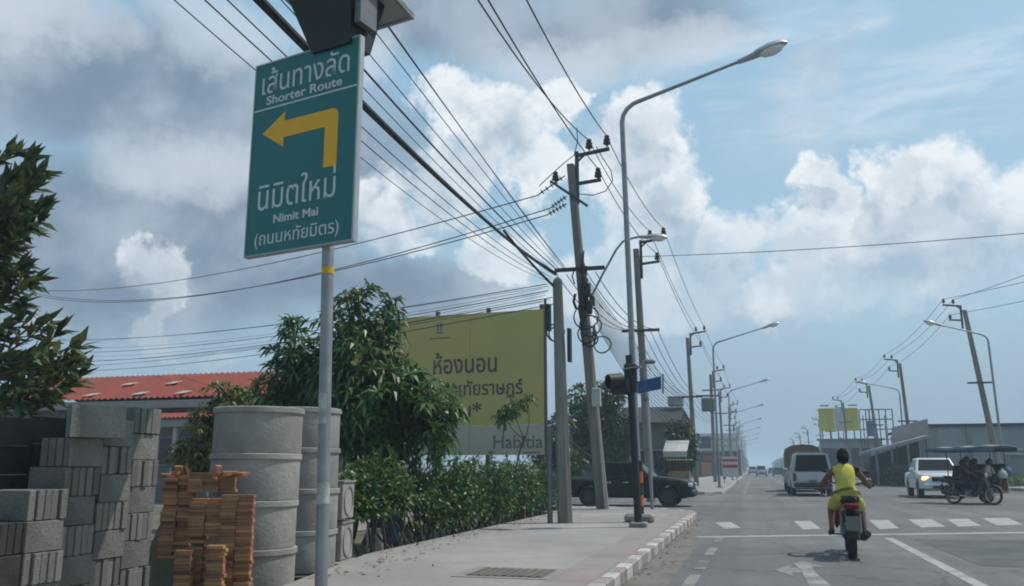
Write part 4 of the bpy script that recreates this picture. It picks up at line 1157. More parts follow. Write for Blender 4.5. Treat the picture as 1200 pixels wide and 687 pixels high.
# spans overhead from the leaning pole back past the camera
def via(a, px, py, X, Yend=-16.0, zend=None, r=.014, label='', name='overhead_wire', group=None):
    a = Vector(a); d = ray(px, py); f = X / d.x; q = Vector((X, d.y * f, H + d.z * f))
    b = Vector((X + (X - a.x) * .6, Yend, zend if zend else a.z)); t = (q.y - a.y) / (b.y - a.y)
    zl = a.z + (b.z - a.z) * t; s = (zl - q.z) / (4 * t * (1 - t))
    b.x = a.x + (X - a.x) / t
    return wire(a, b, s, r, label, 'cable', 40, name, group)
for j, (px, py, X) in enumerate(((560, 0, -4.1), (617, 0, -3.6), (572, 0, -3.9))):
    via(aB[j], px, py, X, r=.017, label='power line sweeping overhead from the top of the leaning pole', group='power lines overhead')
def cb(px, py): return at(px, py, 25.15)
GT = 'telephone cables overhead'
LT = 'telephone cable sweeping up past the green road sign'
via(cb(651, 322), 423, 119, -4.7, r=.036, label='thick black cable bundle sweeping up past the green road sign', name='cable_bundle')
via(cb(652, 320), 423, 124, -4.72, r=.024, label='second black cable just under the thick cable bundle', name='cable_bundle')
for (bx, by, px, py, X, r_) in ((655, 318, 423, 78, -4.6, .016), (657, 316, 423, 52, -4.5, .008), (661, 316, 428, 22, -4.4, .008), (664, 316, 445, 18, -4.3, .010),
                              (648, 326, 423, 148, -4.8, .008), (646, 328, 423, 165, -4.85, .008), (645, 330, 423, 185, -4.9, .006), (664, 318, 455, 30, -4.25, .007), (654, 322, 423, 100, -4.68, .007)):
    via(cb(bx, by), px, py, X, r=r_, label=LT, group=GT)
# cable drops from the bundle to the short pole
wire(at(590, 270, 17.5), (-4.1, 18.6, 5.3), .05, .03, 'black cable dropping from the bundle to the short pole', name='cable_drop')
# spans to the left
for j, (px, py, ex, ey, sg_) in enumerate(((630, 229, 38, 340, 1.0), (641, 252, 36, 343, 1.5), (645, 244, 34, 345, 1.6))):
    wire(strain[j], at(ex, ey, 52), sg_, .019, 'black line stretching left behind the green sign', 'cable', 36, group='lines stretching left')
for j in range(10):
    a = at(640 + random.uniform(-6, 10), 333 + j * 2.6, 30); b = at(40, 398 + j * 4.2 + random.uniform(-2, 2), 60)
    wire(a, b, .5 + random.random() * .6, .009 + .009 * (j % 3 == 0), 'thin wire low across the sky above the red roof', 'cable', 30, group='wires above the red roof')
# telephone spans onward
ca = [cb(652, 322), cb(664, 322), cb(676, 321), cb(688, 320), cb(698, 319)]
cz = at(750, 388, 35)
for j in range(5):
    m_ = Vector((-4.28 + .18 + (j - 2) * .3, 34.85, cz.z + .05)); wire(ca[j], m_, .5, .014, 'telephone cable between the leaning pole and the next', group='telephone cables onward')
    e2 = Vector((-3.85 + (j - 2) * .33, 59.85, 6.15)); wire(m_, e2, .7, .014, 'telephone cable crossing the side road to the far corner pole', group='telephone cables over the side road')
    wire(e2 + Vector((0, 0, 0)), (-3.2 + (j - 2) * .3, 78, 5.2), .3, .014, 'telephone cable near the shop sign', group='telephone cables by the shop')
for j in range(13):
    wire(at(687 + 1.2 * j, 325 + 5 * j, 25.1), Vector((-3.9 + j * .03, 59.9, 6.0 - j * .10)), .55 + .09 * j, .012, 'sagging thin cable from the leaning pole to the far corner', group='sagging cables over the side road')
wire(at(745, 301, 34), at(1225, 271.5, 30), .12, .014, 'single wire crossing high over the road', 'cable')

# ================================================================== TRAFFIC LIGHT AND STREET NAME
tl = thing('traffic_light', 'black traffic light seen from behind, on a dark post at the kerb', 'traffic light', (-2.27, 17.65, .15))
q = tl.location
MB().tube([q, q + Vector((-.10, 0, 3.45))], [.078, .074], 12).build('post', 'black_paint', tl, 50, world=True)
MB().bbox(q + Vector((0, 0, .05)), (.34, .34, .1), .02).build('base_plate', 'concrete', tl, world=True)
hb = at(741, 452, 17.6)
MB().bbox(hb + Vector((-.03, .02, .16)), (.26, .16, .60), .03).build('lamp_case', 'black_paint', tl, world=True)
MB().bbox(at(727, 453, 17.55), (.40, .30, .34), .05).build('cross_case', 'black_paint', tl, world=True)
MB().box(at(741, 431.5, 17.6), (.36, .26, .025), rot=Matrix.Rotation(R(-8), 3, 'Y')).build('sun_cap', 'galvanised', tl, world=True)
for k in range(3):
    c = hb + Vector((-.03, .12, .36 - k * .19)); MB().lathe([(.085, 0), (.09, .14), (.08, .14), (.075, 0)], 16, axis='Y', c=c, closed=True).build('visor', 'black_paint', tl, 50, world=True)
c = at(726, 446, 17.45)
pts = []
mb = MB(); dr = Vector((-.8, -.55, -.12)).normalized(); s_ = dr.cross(Vector((0, 0, 1))).normalized(); u_ = s_.cross(dr)
mb.loft([[c + dr * x + s_ * (.15 * math.cos(a)) + u_ * (.15 * math.sin(a)) for a in (2 * math.pi * k / 16 for k in range(16))] for x in (-.05, .26)], caps=False)
mb.build('visor', 'black_paint', tl, 50, world=True)
sn = thing('street_name_sign', 'blue street name sign on a slim grey post behind the lamp', 'street sign', (-2.86, 25.4, .15))
MB().tube([(-2.86, 25.4, .15), (-2.97, 25.4, 4.45)], .052, 10).build('post', 'galvanised', sn, 50, world=True)
mb = MB(); p0, p1_ = at(747, 447, 25.35), at(774.5, 441, 25.35); p2_, p3_ = at(775, 456, 25.35), at(747, 461.5, 25.35); mb.prism([p0, p1_, p2_, p3_], (0, .03, 0)); mb.build('name_plate', 'blue_sign', sn, world=True)
mb = MB(); p0, p1_, p2_, p3_ = at(776, 438, 25.34), at(777.2, 438, 25.34), at(777.2, 461, 25.34), at(776, 461, 25.34); mb.prism([p0, p1_, p2_, p3_], (0, .2, 0)); mb.build('end_plate', 'blue_sign', sn, world=True)
MB().bbox(at(762, 424, 25.4), (.30, .22, .12), .04).build('post_cap', 'grey_steel', sn, world=True)
MB().lathe([(.02, 0), (.11, .03), (.12, .1), (.10, .14), (0.01, .16)], 12, c=at(756, 470, 25.4)).build('finial', 'grey_steel', sn, 50, world=True)
mb = MB(); mb.tube([(-3.15, 25.3, .15), (-3.24, 25.3, 2.6)], .035, 8); o = mb.build('thin_post', 'galvanised', None); tag(o, 'thin bare galvanised post left of the street name sign', 'post')

# ================================================================== BILLBOARD
bb = thing('billboard', 'large yellow property billboard with brown Thai lettering behind the mango tree', 'billboard', (-16, 43, 0))
bR = at(637, 362, 43); bRb = at(637, 533, 43); zt_, zb_ = bR.z + .0, bRb.z
dx = Vector((-math.sin(R(84.5)), math.cos(R(84.5)), 0)); BW = 12.6
def bp(x, z, o=0.0):                                   # x metres from the right edge to the left
    return Vector((bR.x, 43, 0)) + dx * x + Vector((0, 0, z)) + Vector((-.1, -1, 0)).normalized() * o
zg = at(637, 497, 43).z
nw = Vector((.096, .995, 0))
for k in range(3):
    x0, x1 = k * BW / 3 + .01, (k + 1) * BW / 3 - .01
    MB().prism([bp(x0, zg), bp(x1, zg), bp(x1, zt_ + .04 * k), bp(x0, zt_ - .0)], nw * .08).build('yellow_panel', 'billboard_yellow', bb, world=True)
    MB().prism([bp(x0, zb_), bp(x1, zb_), bp(x1, zg - .01), bp(x0, zg - .01)], nw * .08).build('grey_panel', 'billboard_grey', bb, world=True)
for k in range(5):
    x = .2 + k * (BW - .4) / 4
    MB().box(bp(x, (zt_ + .3) / 2) + nw * .3, (.2, .2, zt_ + .3)).build('support_post', 'rusty_steel', bb, world=True)
for z in (zb_ + .3, (zb_ + zt_) / 2, zt_ - .3):
    MB().prism([bp(0, z) + nw * .1, bp(BW, z) + nw * .1, bp(BW, z + .12) + nw * .1, bp(0, z + .12) + nw * .1], nw * .1).build('rail', 'rusty_steel', bb, world=True)
MB().prism([bp(-.12, zb_ - .2), bp(-.02, zb_ - .2), bp(-.02, zt_ + .55), bp(-.12, zt_ + .55)], nw * .15).build('edge_post', 'dark_steel', bb, world=True)
def btext(body, px, py, size, w, m='billboard_print'):
    q = at(px, py, 43.0); x = (bR.x - q.x); M = planeM(bp(x, q.z + (0), .012), -dx, (0, 0, 1))
    text_mb(body, size, M, m, .004, .016 * size, w).build('lettering', None, bb, world=True)
btext('ห้องนอน', 541, 436, 1.35, 3.75)
btext('หทัยราษฎร์', 570, 462, 1.0, 3.9)
btext('บ้าน*', 536, 488, 1.0, 2.4)
btext('Habitia', 606, 525, .95, 2.75, 'print_grey')
def bmark(px0, px1, py0, py1):
    a, b = at(px0, py1, 43), at(px1, py0, 43); x0, x1 = bR.x - b.x, bR.x - a.x
    MB().prism([bp(x0, a.z, .008), bp(x1, a.z, .008), bp(x1, b.z, .008), bp(x0, b.z, .008)], nw * -.006).build('printed_mark', 'print_grey', bb, world=True)
for q in ((507, 509.5, 376, 386), (511, 513.5, 376, 386), (506.5, 514, 387, 389), (498, 523, 393.5, 396), (612, 634, 529.5, 531.5)): bmark(*q)

# ================================================================== RED-ROOFED HOUSE
hs_ = thing('red_roof_house', 'long grey house with corrugated red roof behind the block stack', 'house', (-24, 33, 0))
x0, x1 = at(-40, 470, 30).x, -15.0
ez, rz_ = 4.12, 5.55
def rip(a, b, c, d, n, name, m, parent, amp=.035):
    """corrugated sheet from eave a-b to ridge d-c"""
    mb = MB(); a, b, c, d = map(Vector, (a, b, c, d)); vs = []; fs = []
    for i in range(n + 1):
        t = i / n; o = Vector((0, 0, amp * (1 if i % 2 else -1)))
        vs += [a.lerp(b, t) + o, d.lerp(c, t) + o]
    for i in range(n): fs.append((2 * i, 2 * i + 2, 2 * i + 3, 2 * i + 1))
    mb.add(vs, fs); return mb.build(name, m, parent, world=True)
rip((x0, 30, ez), (x1, 30.4, ez + .1), (x1, 34.4, rz_ + .1), (x0, 34, rz_), 130, 'roof', 'roof_red', hs_)
rip((x0, 38, ez), (x1, 38.4, ez + .1), (x1, 34.4, rz_ + .1), (x0, 34, rz_), 130, 'roof', 'roof_red', hs_)
for (px, py) in ((108, 459), (165, 457), (215, 455), (152, 449), (204, 445)):
    f = (at(px, py, 31.5)); yy = 30.6 + (py < 452) * 1.7; q = at(px, py, yy); zz = ez + (rz_ - ez) * (yy - 30) / 4 + .075
    MB().add([(q.x - .34, yy - .2, zz - .07), (q.x + .14, yy - .2, zz - .07), (q.x + .34, yy + .2, zz + .07), (q.x - .14, yy + .2, zz + .07)], [(0, 1, 2, 3)]).build('skylight', 'roof_clear', hs_, world=True)
MB().box(((x0 + x1) / 2, 30.25, ez - .22), (x1 - x0, .06, .32)).build('fascia', 'fascia', hs_, world=True)
MB().box(((x0 + x1) / 2 + .2, 34.4, 1.9), (x1 - x0 - 1.0, 7.0, 3.9)).build('wall', 'wall_grey', hs_, world=True)
ax0, ax1 = at(150, 487, 29).x, at(275, 487, 29).x
rip((ax0, 28.6, 3.22), (ax1, 28.6, 3.25), (ax1, 30.85, 3.66), (ax0, 30.85, 3.62), 50, 'awning_roof', 'roof_red', hs_)
MB().box(((ax0 + ax1) / 2, 28.75, 3.02), (ax1 - ax0, .06, .28)).build('awning_fascia', 'fascia', hs_, world=True)
for px in (160, 205, 250):
    q = at(px, 520, 28.9); MB().box((q.x, 28.9, 1.45), (.16, .16, 2.9)).build('post', 'wall_pale', hs_, world=True)
for px in (150, 196, 222, 262):
    q = at(px, 525, 30.8); w = MB().box((q.x, 30.87, 2.0), (.95, .06, 1.2)).build('window', 'fascia', hs_, world=True)
    pn = MB().box((q.x, 30.83, 2.0), (.80, .03, 1.05)).build('pane', 'window_glass', w)
    for v in pn.data.vertices: v.co -= hs_.location

# ================================================================== VEHICLES
def wheel(t, x, y, r, w=.2, rimm='rim', name='wheel', spokes=6):
    s = 1 if y > 0 else -1
    ty = MB().lathe([(r * .66, -w / 2), (r * .93, -w / 2), (r, -w * .36), (r, w * .36), (r * .93, w / 2), (r * .66, w / 2)], 28, axis='Y', c=(x, y, r), closed=True).build(name, 'rubber', t, 40)
    mb = MB(); mb.lathe([(r * .67, -w * .4), (r * .67, w * .42), (r * .60, w * .42), (r * .58, -w * .1 * s), (r * .1, 0), (r * .1, -w * .4)], 24, axis='Y', c=(x, y, r), closed=True)
    for k in range(spokes):
        a = 2 * math.pi * k / spokes; mb.box((x + .35 * r * math.cos(a), y + s * w * .33, r + .35 * r * math.sin(a)), (r * .56, w * .12, r * .16), rot=Matrix.Rotation(-a, 3, 'Y'))
    mb.lathe([(r * .16, w * .2 * s), (r * .16, w * .42 * s), (.01, w * .45 * s)], 12, axis='Y', c=(x, y, r))
    mb.build('rim', rimm, ty, 40)
def car(name, label, paint, loc, rz, kind='pickup', scale=1.0, cat='pickup truck', lit=False, detail=True, group=None, rimm='rim'):
    t = thing(name, label, cat, loc, rz, group); t.scale = (scale,) * 3
    W = .89
    if kind in ('pickup', 'canopy', 'canvas'):
        xf, xr, ax_f, ax_r, r = 2.52, -2.55, 1.62, -1.42, .36
        def ztop(x):
            if x > 2.40: return .98 - (x - 2.40) * 1.6
            if x > .95: return 1.13 - (x - .95) * .10
            if x > -.95: return 1.08
            return 1.04
        cab = dict(f0=1.12, f1=.42, r0=-.92, r1=-.78, z0=1.06, z1=1.66, w0=.84, w1=.66)
    else:
        xf, xr, ax_f, ax_r, r = 2.05, -2.05, 1.28, -1.25, .31
        def ztop(x):
            if x > 1.9: return .86 - (x - 1.9) * 1.4
            if x > .9: return .98 - (x - .9) * .12
            return .98
        cab = dict(f0=1.15, f1=.35, r0=-1.95, r1=-1.70, z0=.96, z1=(1.78 if kind == 'van' else 1.46), w0=.84, w1=.68)
        if kind == 'sedan': cab.update(r0=-1.45, r1=-.85)
    ar = r + .075
    def zbot(x):
        z = .36
        for ax in (ax_f, ax_r):
            if abs(x - ax) < ar: z = max(z, r + math.sqrt(ar * ar - (x - ax) ** 2))
        return z
    def hw(x):
        if x > xf - .45: return W * (1 - .16 * ((x - xf + .45) / .45) ** 2)
        if x < xr + .25: return W * (1 - .05 * ((xr + .25 - x) / .25) ** 2)
        return W
    xs = sorted(set([xr, xr + .05, xr + .2, xf, xf - .06, xf - .2, xf - .45, .95, -.95, .2] + [a_ + ar * math.cos(R(b)) for a_ in (ax_f, ax_r) for b in range(0, 181, 15)] + [a_ + sg_ * (ar + .004) for a_ in (ax_f, ax_r) for sg_ in (-1, 1)]))
    secs = []
    for x in xs:
        zb, zt2, w = zbot(x), ztop(x), hw(x); hgt = max(.1, zt2 - zb)
        half = [(w * .90, zb), (w * .985, zb + .03), (w, zb + .45 * hgt), (w * .985, zb + .72 * hgt), (w * .955, zt2 - .05), (w * .88, zt2)]
        secs.append([Vector((x, -y, z)) for y, z in half] + [Vector((x, y, z + (.0))) for y, z in half[::-1]])
    body = MB().loft(secs).build('body', paint, t, 35)
    MB().box(((xf + xr) / 2, 0, .42), (xf - xr - .5, W * 1.5, .22)).build('chassis', 'plastic_black', t)
    # cab or greenhouse
    c = cab
    bt = [Vector((c['f0'], -c['w0'], c['z0'])), Vector((c['f0'], c['w0'], c['z0'])), Vector((c['r0'], c['w0'], c['z0'])), Vector((c['r0'], -c['w0'], c['z0']))]
    tp = [Vector((c['f1'], -c['w1'], c['z1'])), Vector((c['f1'], c['w1'], c['z1'])), Vector((c['r1'], c['w1'], c['z1'])), Vector((c['r1'], -c['w1'], c['z1']))]
    bm = bmesh.new(); vb = [bm.verts.new(p) for p in bt]; vt = [bm.verts.new(p) for p in tp]
    bm.faces.new(vb[::-1]); bm.faces.new(vt)
    for k in range(4): bm.faces.new((vb[k], vb[(k + 1) % 4], vt[(k + 1) % 4], vt[k]))
    bmesh.ops.bevel(bm, geom=[e_ for e_ in bm.edges if max(v.co.z for v in e_.verts) > c['z0'] + .1], offset=.06, segments=3, affect='EDGES', profile=.5)
    me = bpy.data.meshes.new('cab'); bm.to_mesh(me); bm.free(); me.materials.append(MATS[paint]); me.polygons.foreach_set('use_smooth', [True] * len(me.polygons)); me.set_sharp_from_angle(angle=R(40))
    cabo = obj('cab', me, t)
    def pane(P, u0, u1, v0, v1, nm='window'):
        """P: bottom start, bottom end, top end, top start of one cab face"""
        a, b, c2, d = P; q = []
        for (u, v) in ((u0, v0), (u1, v0), (u1, v1), (u0, v1)): q.append(a.lerp(b, u).lerp(d.lerp(c2, u), v))
        n = (q[1] - q[0]).cross(q[3] - q[0]).normalized(); ctr = Vector((-.1, 0, 1.2))
        if n.dot(q[0] - ctr) < 0: n = -n
        MB().prism([p + n * .002 for p in q], n * .006).build(nm, 'car_glass', cabo)
    pane((bt[0], bt[1], tp[1], tp[0]), .06, .94, .10, .88, 'windshield')
    pane((bt[3], bt[2], tp[2], tp[3]), .08, .92, .15, .85, 'rear_window')
    for sd in (0, 1):
        P = (bt[0], bt[3], tp[3], tp[0]) if sd == 0 else (bt[1], bt[2], tp[2], tp[1])
        if kind == 'van':
            for u0, u1 in ((.10, .34), (.37, .66), (.69, .95)): pane(P, u0, u1, .12, .85)
        else:
            pane(P, .13, .50, .10, .86); pane(P, .54, .90, .10, .86)
        s = -1 if sd == 0 else 1
        MB().bbox((c['f0'] - .22, s * (c['w0'] + .13), c['z0'] + .10), (.10, .20, .17), .03).build('mirror', paint if kind != 'pickup' or paint != 'paint_green' else 'plastic_black', t)
        if detail:
            for xh in (.05, -.62): MB().bbox((xh, s * (W + .006), .88), (.20, .03, .045), .01).build('door_handle', 'chrome', t)
            for x_ in (.98, .02, -.88): MB().box((x_, s * (W * .992), .74), (.012, .012, .58)).build('door_seam', 'plastic_black', t)
    for x in (ax_f, ax_r):
        for y in (-W + .11, W - .11): wheel(t, x, y, r, .21, rimm)
    # front
    hl = 'head_clear'
    for s in (-1, 1):
        MB().bbox((xf - .10, s * .63, .80 if kind in ('pickup', 'canopy', 'canvas') else .68), (.20, .34, .16), .04, rz=-s * R(18)).build('headlight', 'head_lit' if (lit and s == -1) else hl, t)
        MB().bbox((xr + .02, s * .76, .84), (.09, .15, .34), .02).build('tail_light', 'tail_red', t)
    MB().bbox((xf - .02, 0, .78 if r > .33 else .66), (.10, .86, .20), .03).build('grille', 'plastic_black', t)
    MB().bbox((xf - .0, 0, .73), (.125, .12, .05), .01).build('emblem', 'chrome', t) if detail else None
    MB().bbox((xf - .03, 0, .50), (.22, 1.56, .24), .06).build('front_bumper', paint if paint != 'paint_green' else 'plastic_black', t)
    MB().bbox((xf + .065, 0, .47), (.04, .9, .12), .02).build('air_intake', 'plastic_black', t)
    MB().bbox((xr - .04, 0, .50), (.20, 1.60, .20), .04).build('rear_bumper', 'plastic_black' if kind != 'sedan' else paint, t)
    MB().bbox((xr - .02, 0, .66), (.03, .36, .13), .005).build('number_plate', 'plate_white', t)
    if kind in ('pickup', 'canopy', 'canvas'):
        MB().bbox((xr + .01, 0, .84), (.05, 1.30, .40), .02).build('tailgate', paint, t)
        MB().box((-1.75, 0, 1.0435), (1.5, 1.38, .006)).build('bed_floor', 'plastic_black', t) if kind == 'pickup' else None
    if kind == 'canopy':
        def sec(x, ins): return [Vector((x, y, z)) for y, z in ((-.84, 1.04), (-.82 + ins, 1.3), (-.72, 1.84), (-.56, 1.93), (.56, 1.93), (.72, 1.84), (.82 - ins, 1.3), (.84, 1.04))]
        k = MB().loft([sec(-.95, 0), sec(-2.42, 0)]).build('bed_canopy', paint, t)
        MB().prism([(-2.425, -.74, 1.09), (-2.425, .74, 1.09), (-2.425, .62, 1.82), (-2.425, -.62, 1.82)], (-.012, 0, 0)).build('canopy_window', 'car_glass', k)
        for s in (-1, 1): MB().prism([(-1.1, s * .826, 1.16), (-2.3, s * .826, 1.16), (-2.25, s * .755, 1.58), (-1.15, s * .755, 1.58)], (0, s * .012, 0)).build('canopy_window', 'car_glass', k)
    if kind == 'canvas':
        def sec(x, k_): return [Vector((x, y * k_, z)) for y, z in ((-.86, 1.04), (-.88, 1.9), (-.80, 2.22), (-.5, 2.36), (0, 2.40), (.5, 2.36), (.80, 2.22), (.88, 1.9), (.86, 1.04))]
        MB().loft([sec(.6 - .05, .96), sec(.4, 1), sec(-.2, .985), sec(-.8, 1.0), sec(-1.5, .985), sec(-2.4, 1.0), sec(-2.5, .97)]).build('canvas_cover', 'canvas', t, 50)
    return t
car('pickup_truck', 'dark green pickup truck waiting at the side road behind the poles', 'paint_green', (gnd(790, 594.5).x - 1.68, 31.4, 0), R(-2), 'pickup', .92, rimm='dark_steel')
fr = gnd(1077, 583.5)
wa = R(-92); wsc = 1.07
wloc = Vector((fr.x, fr.y, 0)) - Matrix.Rotation(wa, 3, 'Z') @ (Vector((1.62, -.86, 0)) * wsc)
car('pickup_truck', 'white pickup truck with one headlight lit, turning across the crossing', 'paint_white', wloc, wa, 'pickup', wsc, lit=True)
car('pickup_truck', 'white pickup truck with a dark-windowed canopy driving away in the middle lane', 'paint_white_old', (2.62, 46.3, 0), R(91), 'canopy', 1.06)
car('cargo_truck', 'brown canvas covered truck just ahead of the white canopy pickup', 'paint_silver', (2.75, 54.5, 0), R(90), 'canvas', 1.10, 'truck')
car('minivan', 'small white minivan far ahead in the left lane', 'paint_white', (1.2, 148, 0), R(90), 'van', 1.0, 'minivan', detail=False)
car('hatchback_car', 'small blue car far ahead beside the white minivan', 'paint_blue', (3.9, 152, 0), R(90), 'hatch', 1.0, 'car', detail=False)
car('sedan_car', 'tiny silver car far away left of the canvas truck', 'paint_silver', (5.9, 165, 0), R(-90), 'sedan', 1.0, 'car', detail=False)
car('sedan_car', 'tiny dark car beyond the blue hatchback', 'paint_blue', (4.0, 205, 0), R(90), 'sedan', 1.0, 'car', detail=False)
car('minivan', 'white van parked far off before the left row of shops', 'paint_white', (-.2, 190, 0), R(90), 'van', 1.0, 'minivan', detail=False)

# ------------------------------------------------------------------ people
def person(label, loc, rz, J, clothes, skin='skin', hair='short', cat='person', scale=1.0, headturn=0.0, belt=False):
    """J: joints of a seated body in local space; clothes: list of (name, material, test on bone and position, thickness)"""
    t = thing('person', label, cat, loc, rz); t.scale = (scale,) * 3
    names = ['pelvis', 'waist', 'chest', 'neckb', 'neck']
    V, Rr, Ed, Bn = [], [], [], []
    idx = {}
    def av(n, p, r): idx[n] = len(V); V.append(Vector(p)); Rr.append(r)
    av('pelvis', J['pelvis'], (.150, .125)); av('waist', J['waist'], (.128, .105)); av('chest', J['chest'], (.150, .115)); av('neckb', J['neckb'], (.085, .08)); av('neck', J['neck'], (.052, .052))
    for a, b in (('pelvis', 'waist'), ('waist', 'chest'), ('chest', 'neckb'), ('neckb', 'neck')): Ed.append((a, b))
    for s in 'lr':
        av('sh' + s, J['sh' + s], (.062, .062)); av('ua' + s, Vector(J['sh' + s]).lerp(Vector(J['el' + s]), .45), (.047, .047)); av('el' + s, J['el' + s], (.038, .038)); av('fa' + s, Vector(J['el' + s]).lerp(Vector(J['wr' + s]), .4), (.038, .036)); av('wr' + s, J['wr' + s], (.026, .022)); av('pm' + s, J['ha' + s], (.036, .020))
        av('hp' + s, J['hp' + s], (.098, .098)); av('th' + s, Vector(J['hp' + s]).lerp(Vector(J['kn' + s]), .5), (.082, .082)); av('kn' + s, J['kn' + s], (.056, .056)); av('cf' + s, Vector(J['kn' + s]).lerp(Vector(J['an' + s]), .38), (.055, .052)); av('an' + s, J['an' + s], (.035, .035)); av('to' + s, J['to' + s], (.035, .025))
        for a, b in (('neckb', 'sh'), ('sh', 'ua'), ('ua', 'el'), ('el', 'fa'), ('fa', 'wr'), ('wr', 'pm'), ('pelvis', 'hp'), ('hp', 'th'), ('th', 'kn'), ('kn', 'cf'), ('cf', 'an'), ('an', 'to')):
            Ed.append((a if a in ('neckb', 'pelvis') else a + s, b + s))
    me = bpy.data.meshes.new('body_tmp'); me.from_pydata([tuple(v) for v in V], [(idx[a], idx[b]) for a, b in Ed], [])
    o = bpy.data.objects.new('body_tmp', me); C.objects.link(o)
    sk = o.modifiers.new('skin', 'SKIN'); sk.use_smooth_shade = True
    for i, sv in enumerate(me.skin_vertices[0].data): sv.radius = Rr[i]; sv.use_root = (i == 0)
    ss = o.modifiers.new('sub', 'SUBSURF'); ss.levels = 2; ss.render_levels = 2
    dg = bpy.context.evaluated_depsgraph_get(); bmv = bpy.data.meshes.new_from_object(o.evaluated_get(dg))
    bpy.data.objects.remove(o); bpy.data.meshes.remove(me)
    vs = [v.co.copy() for v in bmv.vertices]; nn = [v.normal.copy() for v in bmv.vertices]; fs = [tuple(p.vertices) for p in bmv.polygons]
    bpy.data.meshes.remove(bmv)
    segs = [(a, b, V[idx[a]], V[idx[b]]) for a, b in Ed]
    def bone(p):
        best = None
        for a, b, p0, p1 in segs:
            d = p1 - p0; tt = max(0, min(1, (p - p0).dot(d) / max(1e-9, d.length_squared))); q = (p - (p0 + d * tt)).length - .5 * (Rr[idx[a]][0] + Rr[idx[b]][0])
            if best is None or q < best[0]: best = (q, a, b, tt)
        return best[1], best[2], best[3]
    mb = MB(); mb.add(vs, fs)
    # head with brow, nose, chin and ears
    hc, hd = Vector(J['head']), Vector((math.cos(headturn), math.sin(headturn), 0)); hs2 = Vector((-hd.y, hd.x, 0)); up = Vector((0, 0, 1))
    hv, hf, nu, nv = [], [], 20, 14
    for i in range(nv + 1):
        la = -math.pi / 2 + math.pi * i / nv
        for k in range(nu):
            lo = 2 * math.pi * k / nu; x, y, z = math.cos(la) * math.cos(lo), math.cos(la) * math.sin(lo), math.sin(la)
            f = max(0, x)
            rx = .098 * (1 + .10 * f * max(0, -z)); ry = .076 * (1 - .16 * max(0, -z)); rz2 = .118
            bump = .022 * math.exp(-((lo if lo < math.pi else lo - 2 * math.pi) / .22) ** 2 - ((z + .12) / .20) ** 2) - .008 * math.exp(-((abs(lo if lo < math.pi else lo - 2 * math.pi) - .42) / .2) ** 2 - ((z - .06) / .12) ** 2)
            hv.append(hc + hd * (x * rx + bump) + hs2 * (y * ry) + up * (z * rz2))
    for i in range(nv):
        for k in range(nu): hf.append((i * nu + k, i * nu + (k + 1) % nu, (i + 1) * nu + (k + 1) % nu, (i + 1) * nu + k))
    mb.add(hv, hf)
    for s in (-1, 1): mb.lathe([(.004, -.01), (.028, -.008), (.03, .004), (.012, .01)], 10, axis='Y', c=hc + hs2 * (s * .078) + hd * -.005)
    # fingers closing round the grip
    for s in 'lr':
        pm = Vector(J['ha' + s]); wr = Vector(J['wr' + s]); d = (pm - wr).normalized(); sd2 = Vector((0, 1, 0)) if abs(d.y) < .8 else Vector((1, 0, 0)); dn = Vector((0, 0, -1))
        for k in range(4):
            b0 = pm + sd2 * ((k - 1.5) * .021); ln = (.030, .036, .034, .026)[k]
            mb.tube([b0, b0 + d * ln, b0 + d * (ln + .008) + dn * .028, b0 + d * (ln - .02) + dn * .045], [.0105, .010, .009, .008], 6)
        b0 = pm - sd2 * (.038 if s == 'l' else -.038) - d * .02; mb.tube([pm - d * .02, b0, b0 + d * .035 + dn * .02], [.013, .011, .009], 6)
    body = mb.build('body', skin, t, 60)
    for (nm, m_, test, th) in clothes:
        keep = [f for f in fs if test(*bone(sum((vs[i] for i in f), Vector()) / len(f)), sum((vs[i] for i in f), Vector()) / len(f))]
        used = sorted({i for f in keep for i in f}); mp = {i: k for k, i in enumerate(used)}
        if not keep: continue
        c2 = MB(); c2.add([vs[i] + nn[i] * (th + .009 * mnoise.noise(Vector((vs[i].x * 9, vs[i].y * 14, vs[i].z * 17))) + .004 * mnoise.noise(vs[i] * 40)) for i in used], [tuple(mp[i] for i in f) for f in keep])
        c2.build(nm, m_, t, 70)
    if belt:
        a0, b0 = Vector(J['pelvis']), Vector(J['waist']); cc_ = a0.lerp(b0, .42); ax = (b0 - a0).normalized(); e1 = Vector((0, 1, 0)); e2 = ax.cross(e1).normalized(); rad = [0.0] * 24
        for p in vs:
            d = p - cc_
            if abs(d.dot(ax)) < .035 and abs(d.y) < .2 and d.length < .24:
                u, w = d.dot(e1), d.dot(e2); k = int((math.atan2(w, u) % (2 * math.pi)) / (2 * math.pi) * 24) % 24; rad[k] = max(rad[k], math.hypot(u, w))
        full = max(rad); rad = [r_ if r_ > .05 else full for r_ in rad]; rad = [(rad[k - 1] + 2 * rad[k] + rad[(k + 1) % 24]) / 4 + .031 for k in range(24)]
        rows = [[cc_ + ax * h_ + e1 * (rad[k] * math.cos(2 * math.pi * (k + .5) / 24)) + e2 * (rad[k] * math.sin(2 * math.pi * (k + .5) / 24)) for k in range(24)] for h_ in (-.022, .022)]
        MB().loft(rows, caps=False).build('belt', 'belt', t, 60)
    # hair
    hm = MB(); vv, ff = [], []
    for i in range(11):
        la = -0.75 + (math.pi / 2 + .75) * i / 10
        for k in range(20):
            lo = 2 * math.pi * k / 20; x, y, z = math.cos(la) * math.cos(lo), math.cos(la) * math.sin(lo), math.sin(la)
            lowcut = .30 if x > .25 else (-.1 if x > -.1 else -.75)
            z2 = max(z, lowcut); j_ = 1 + .05 * math.sin(9 * lo + 5 * la)
            vv.append(hc + hd * (x * .112 * j_ - .006) + hs2 * (y * .090 * j_) + up * (z2 * .134))
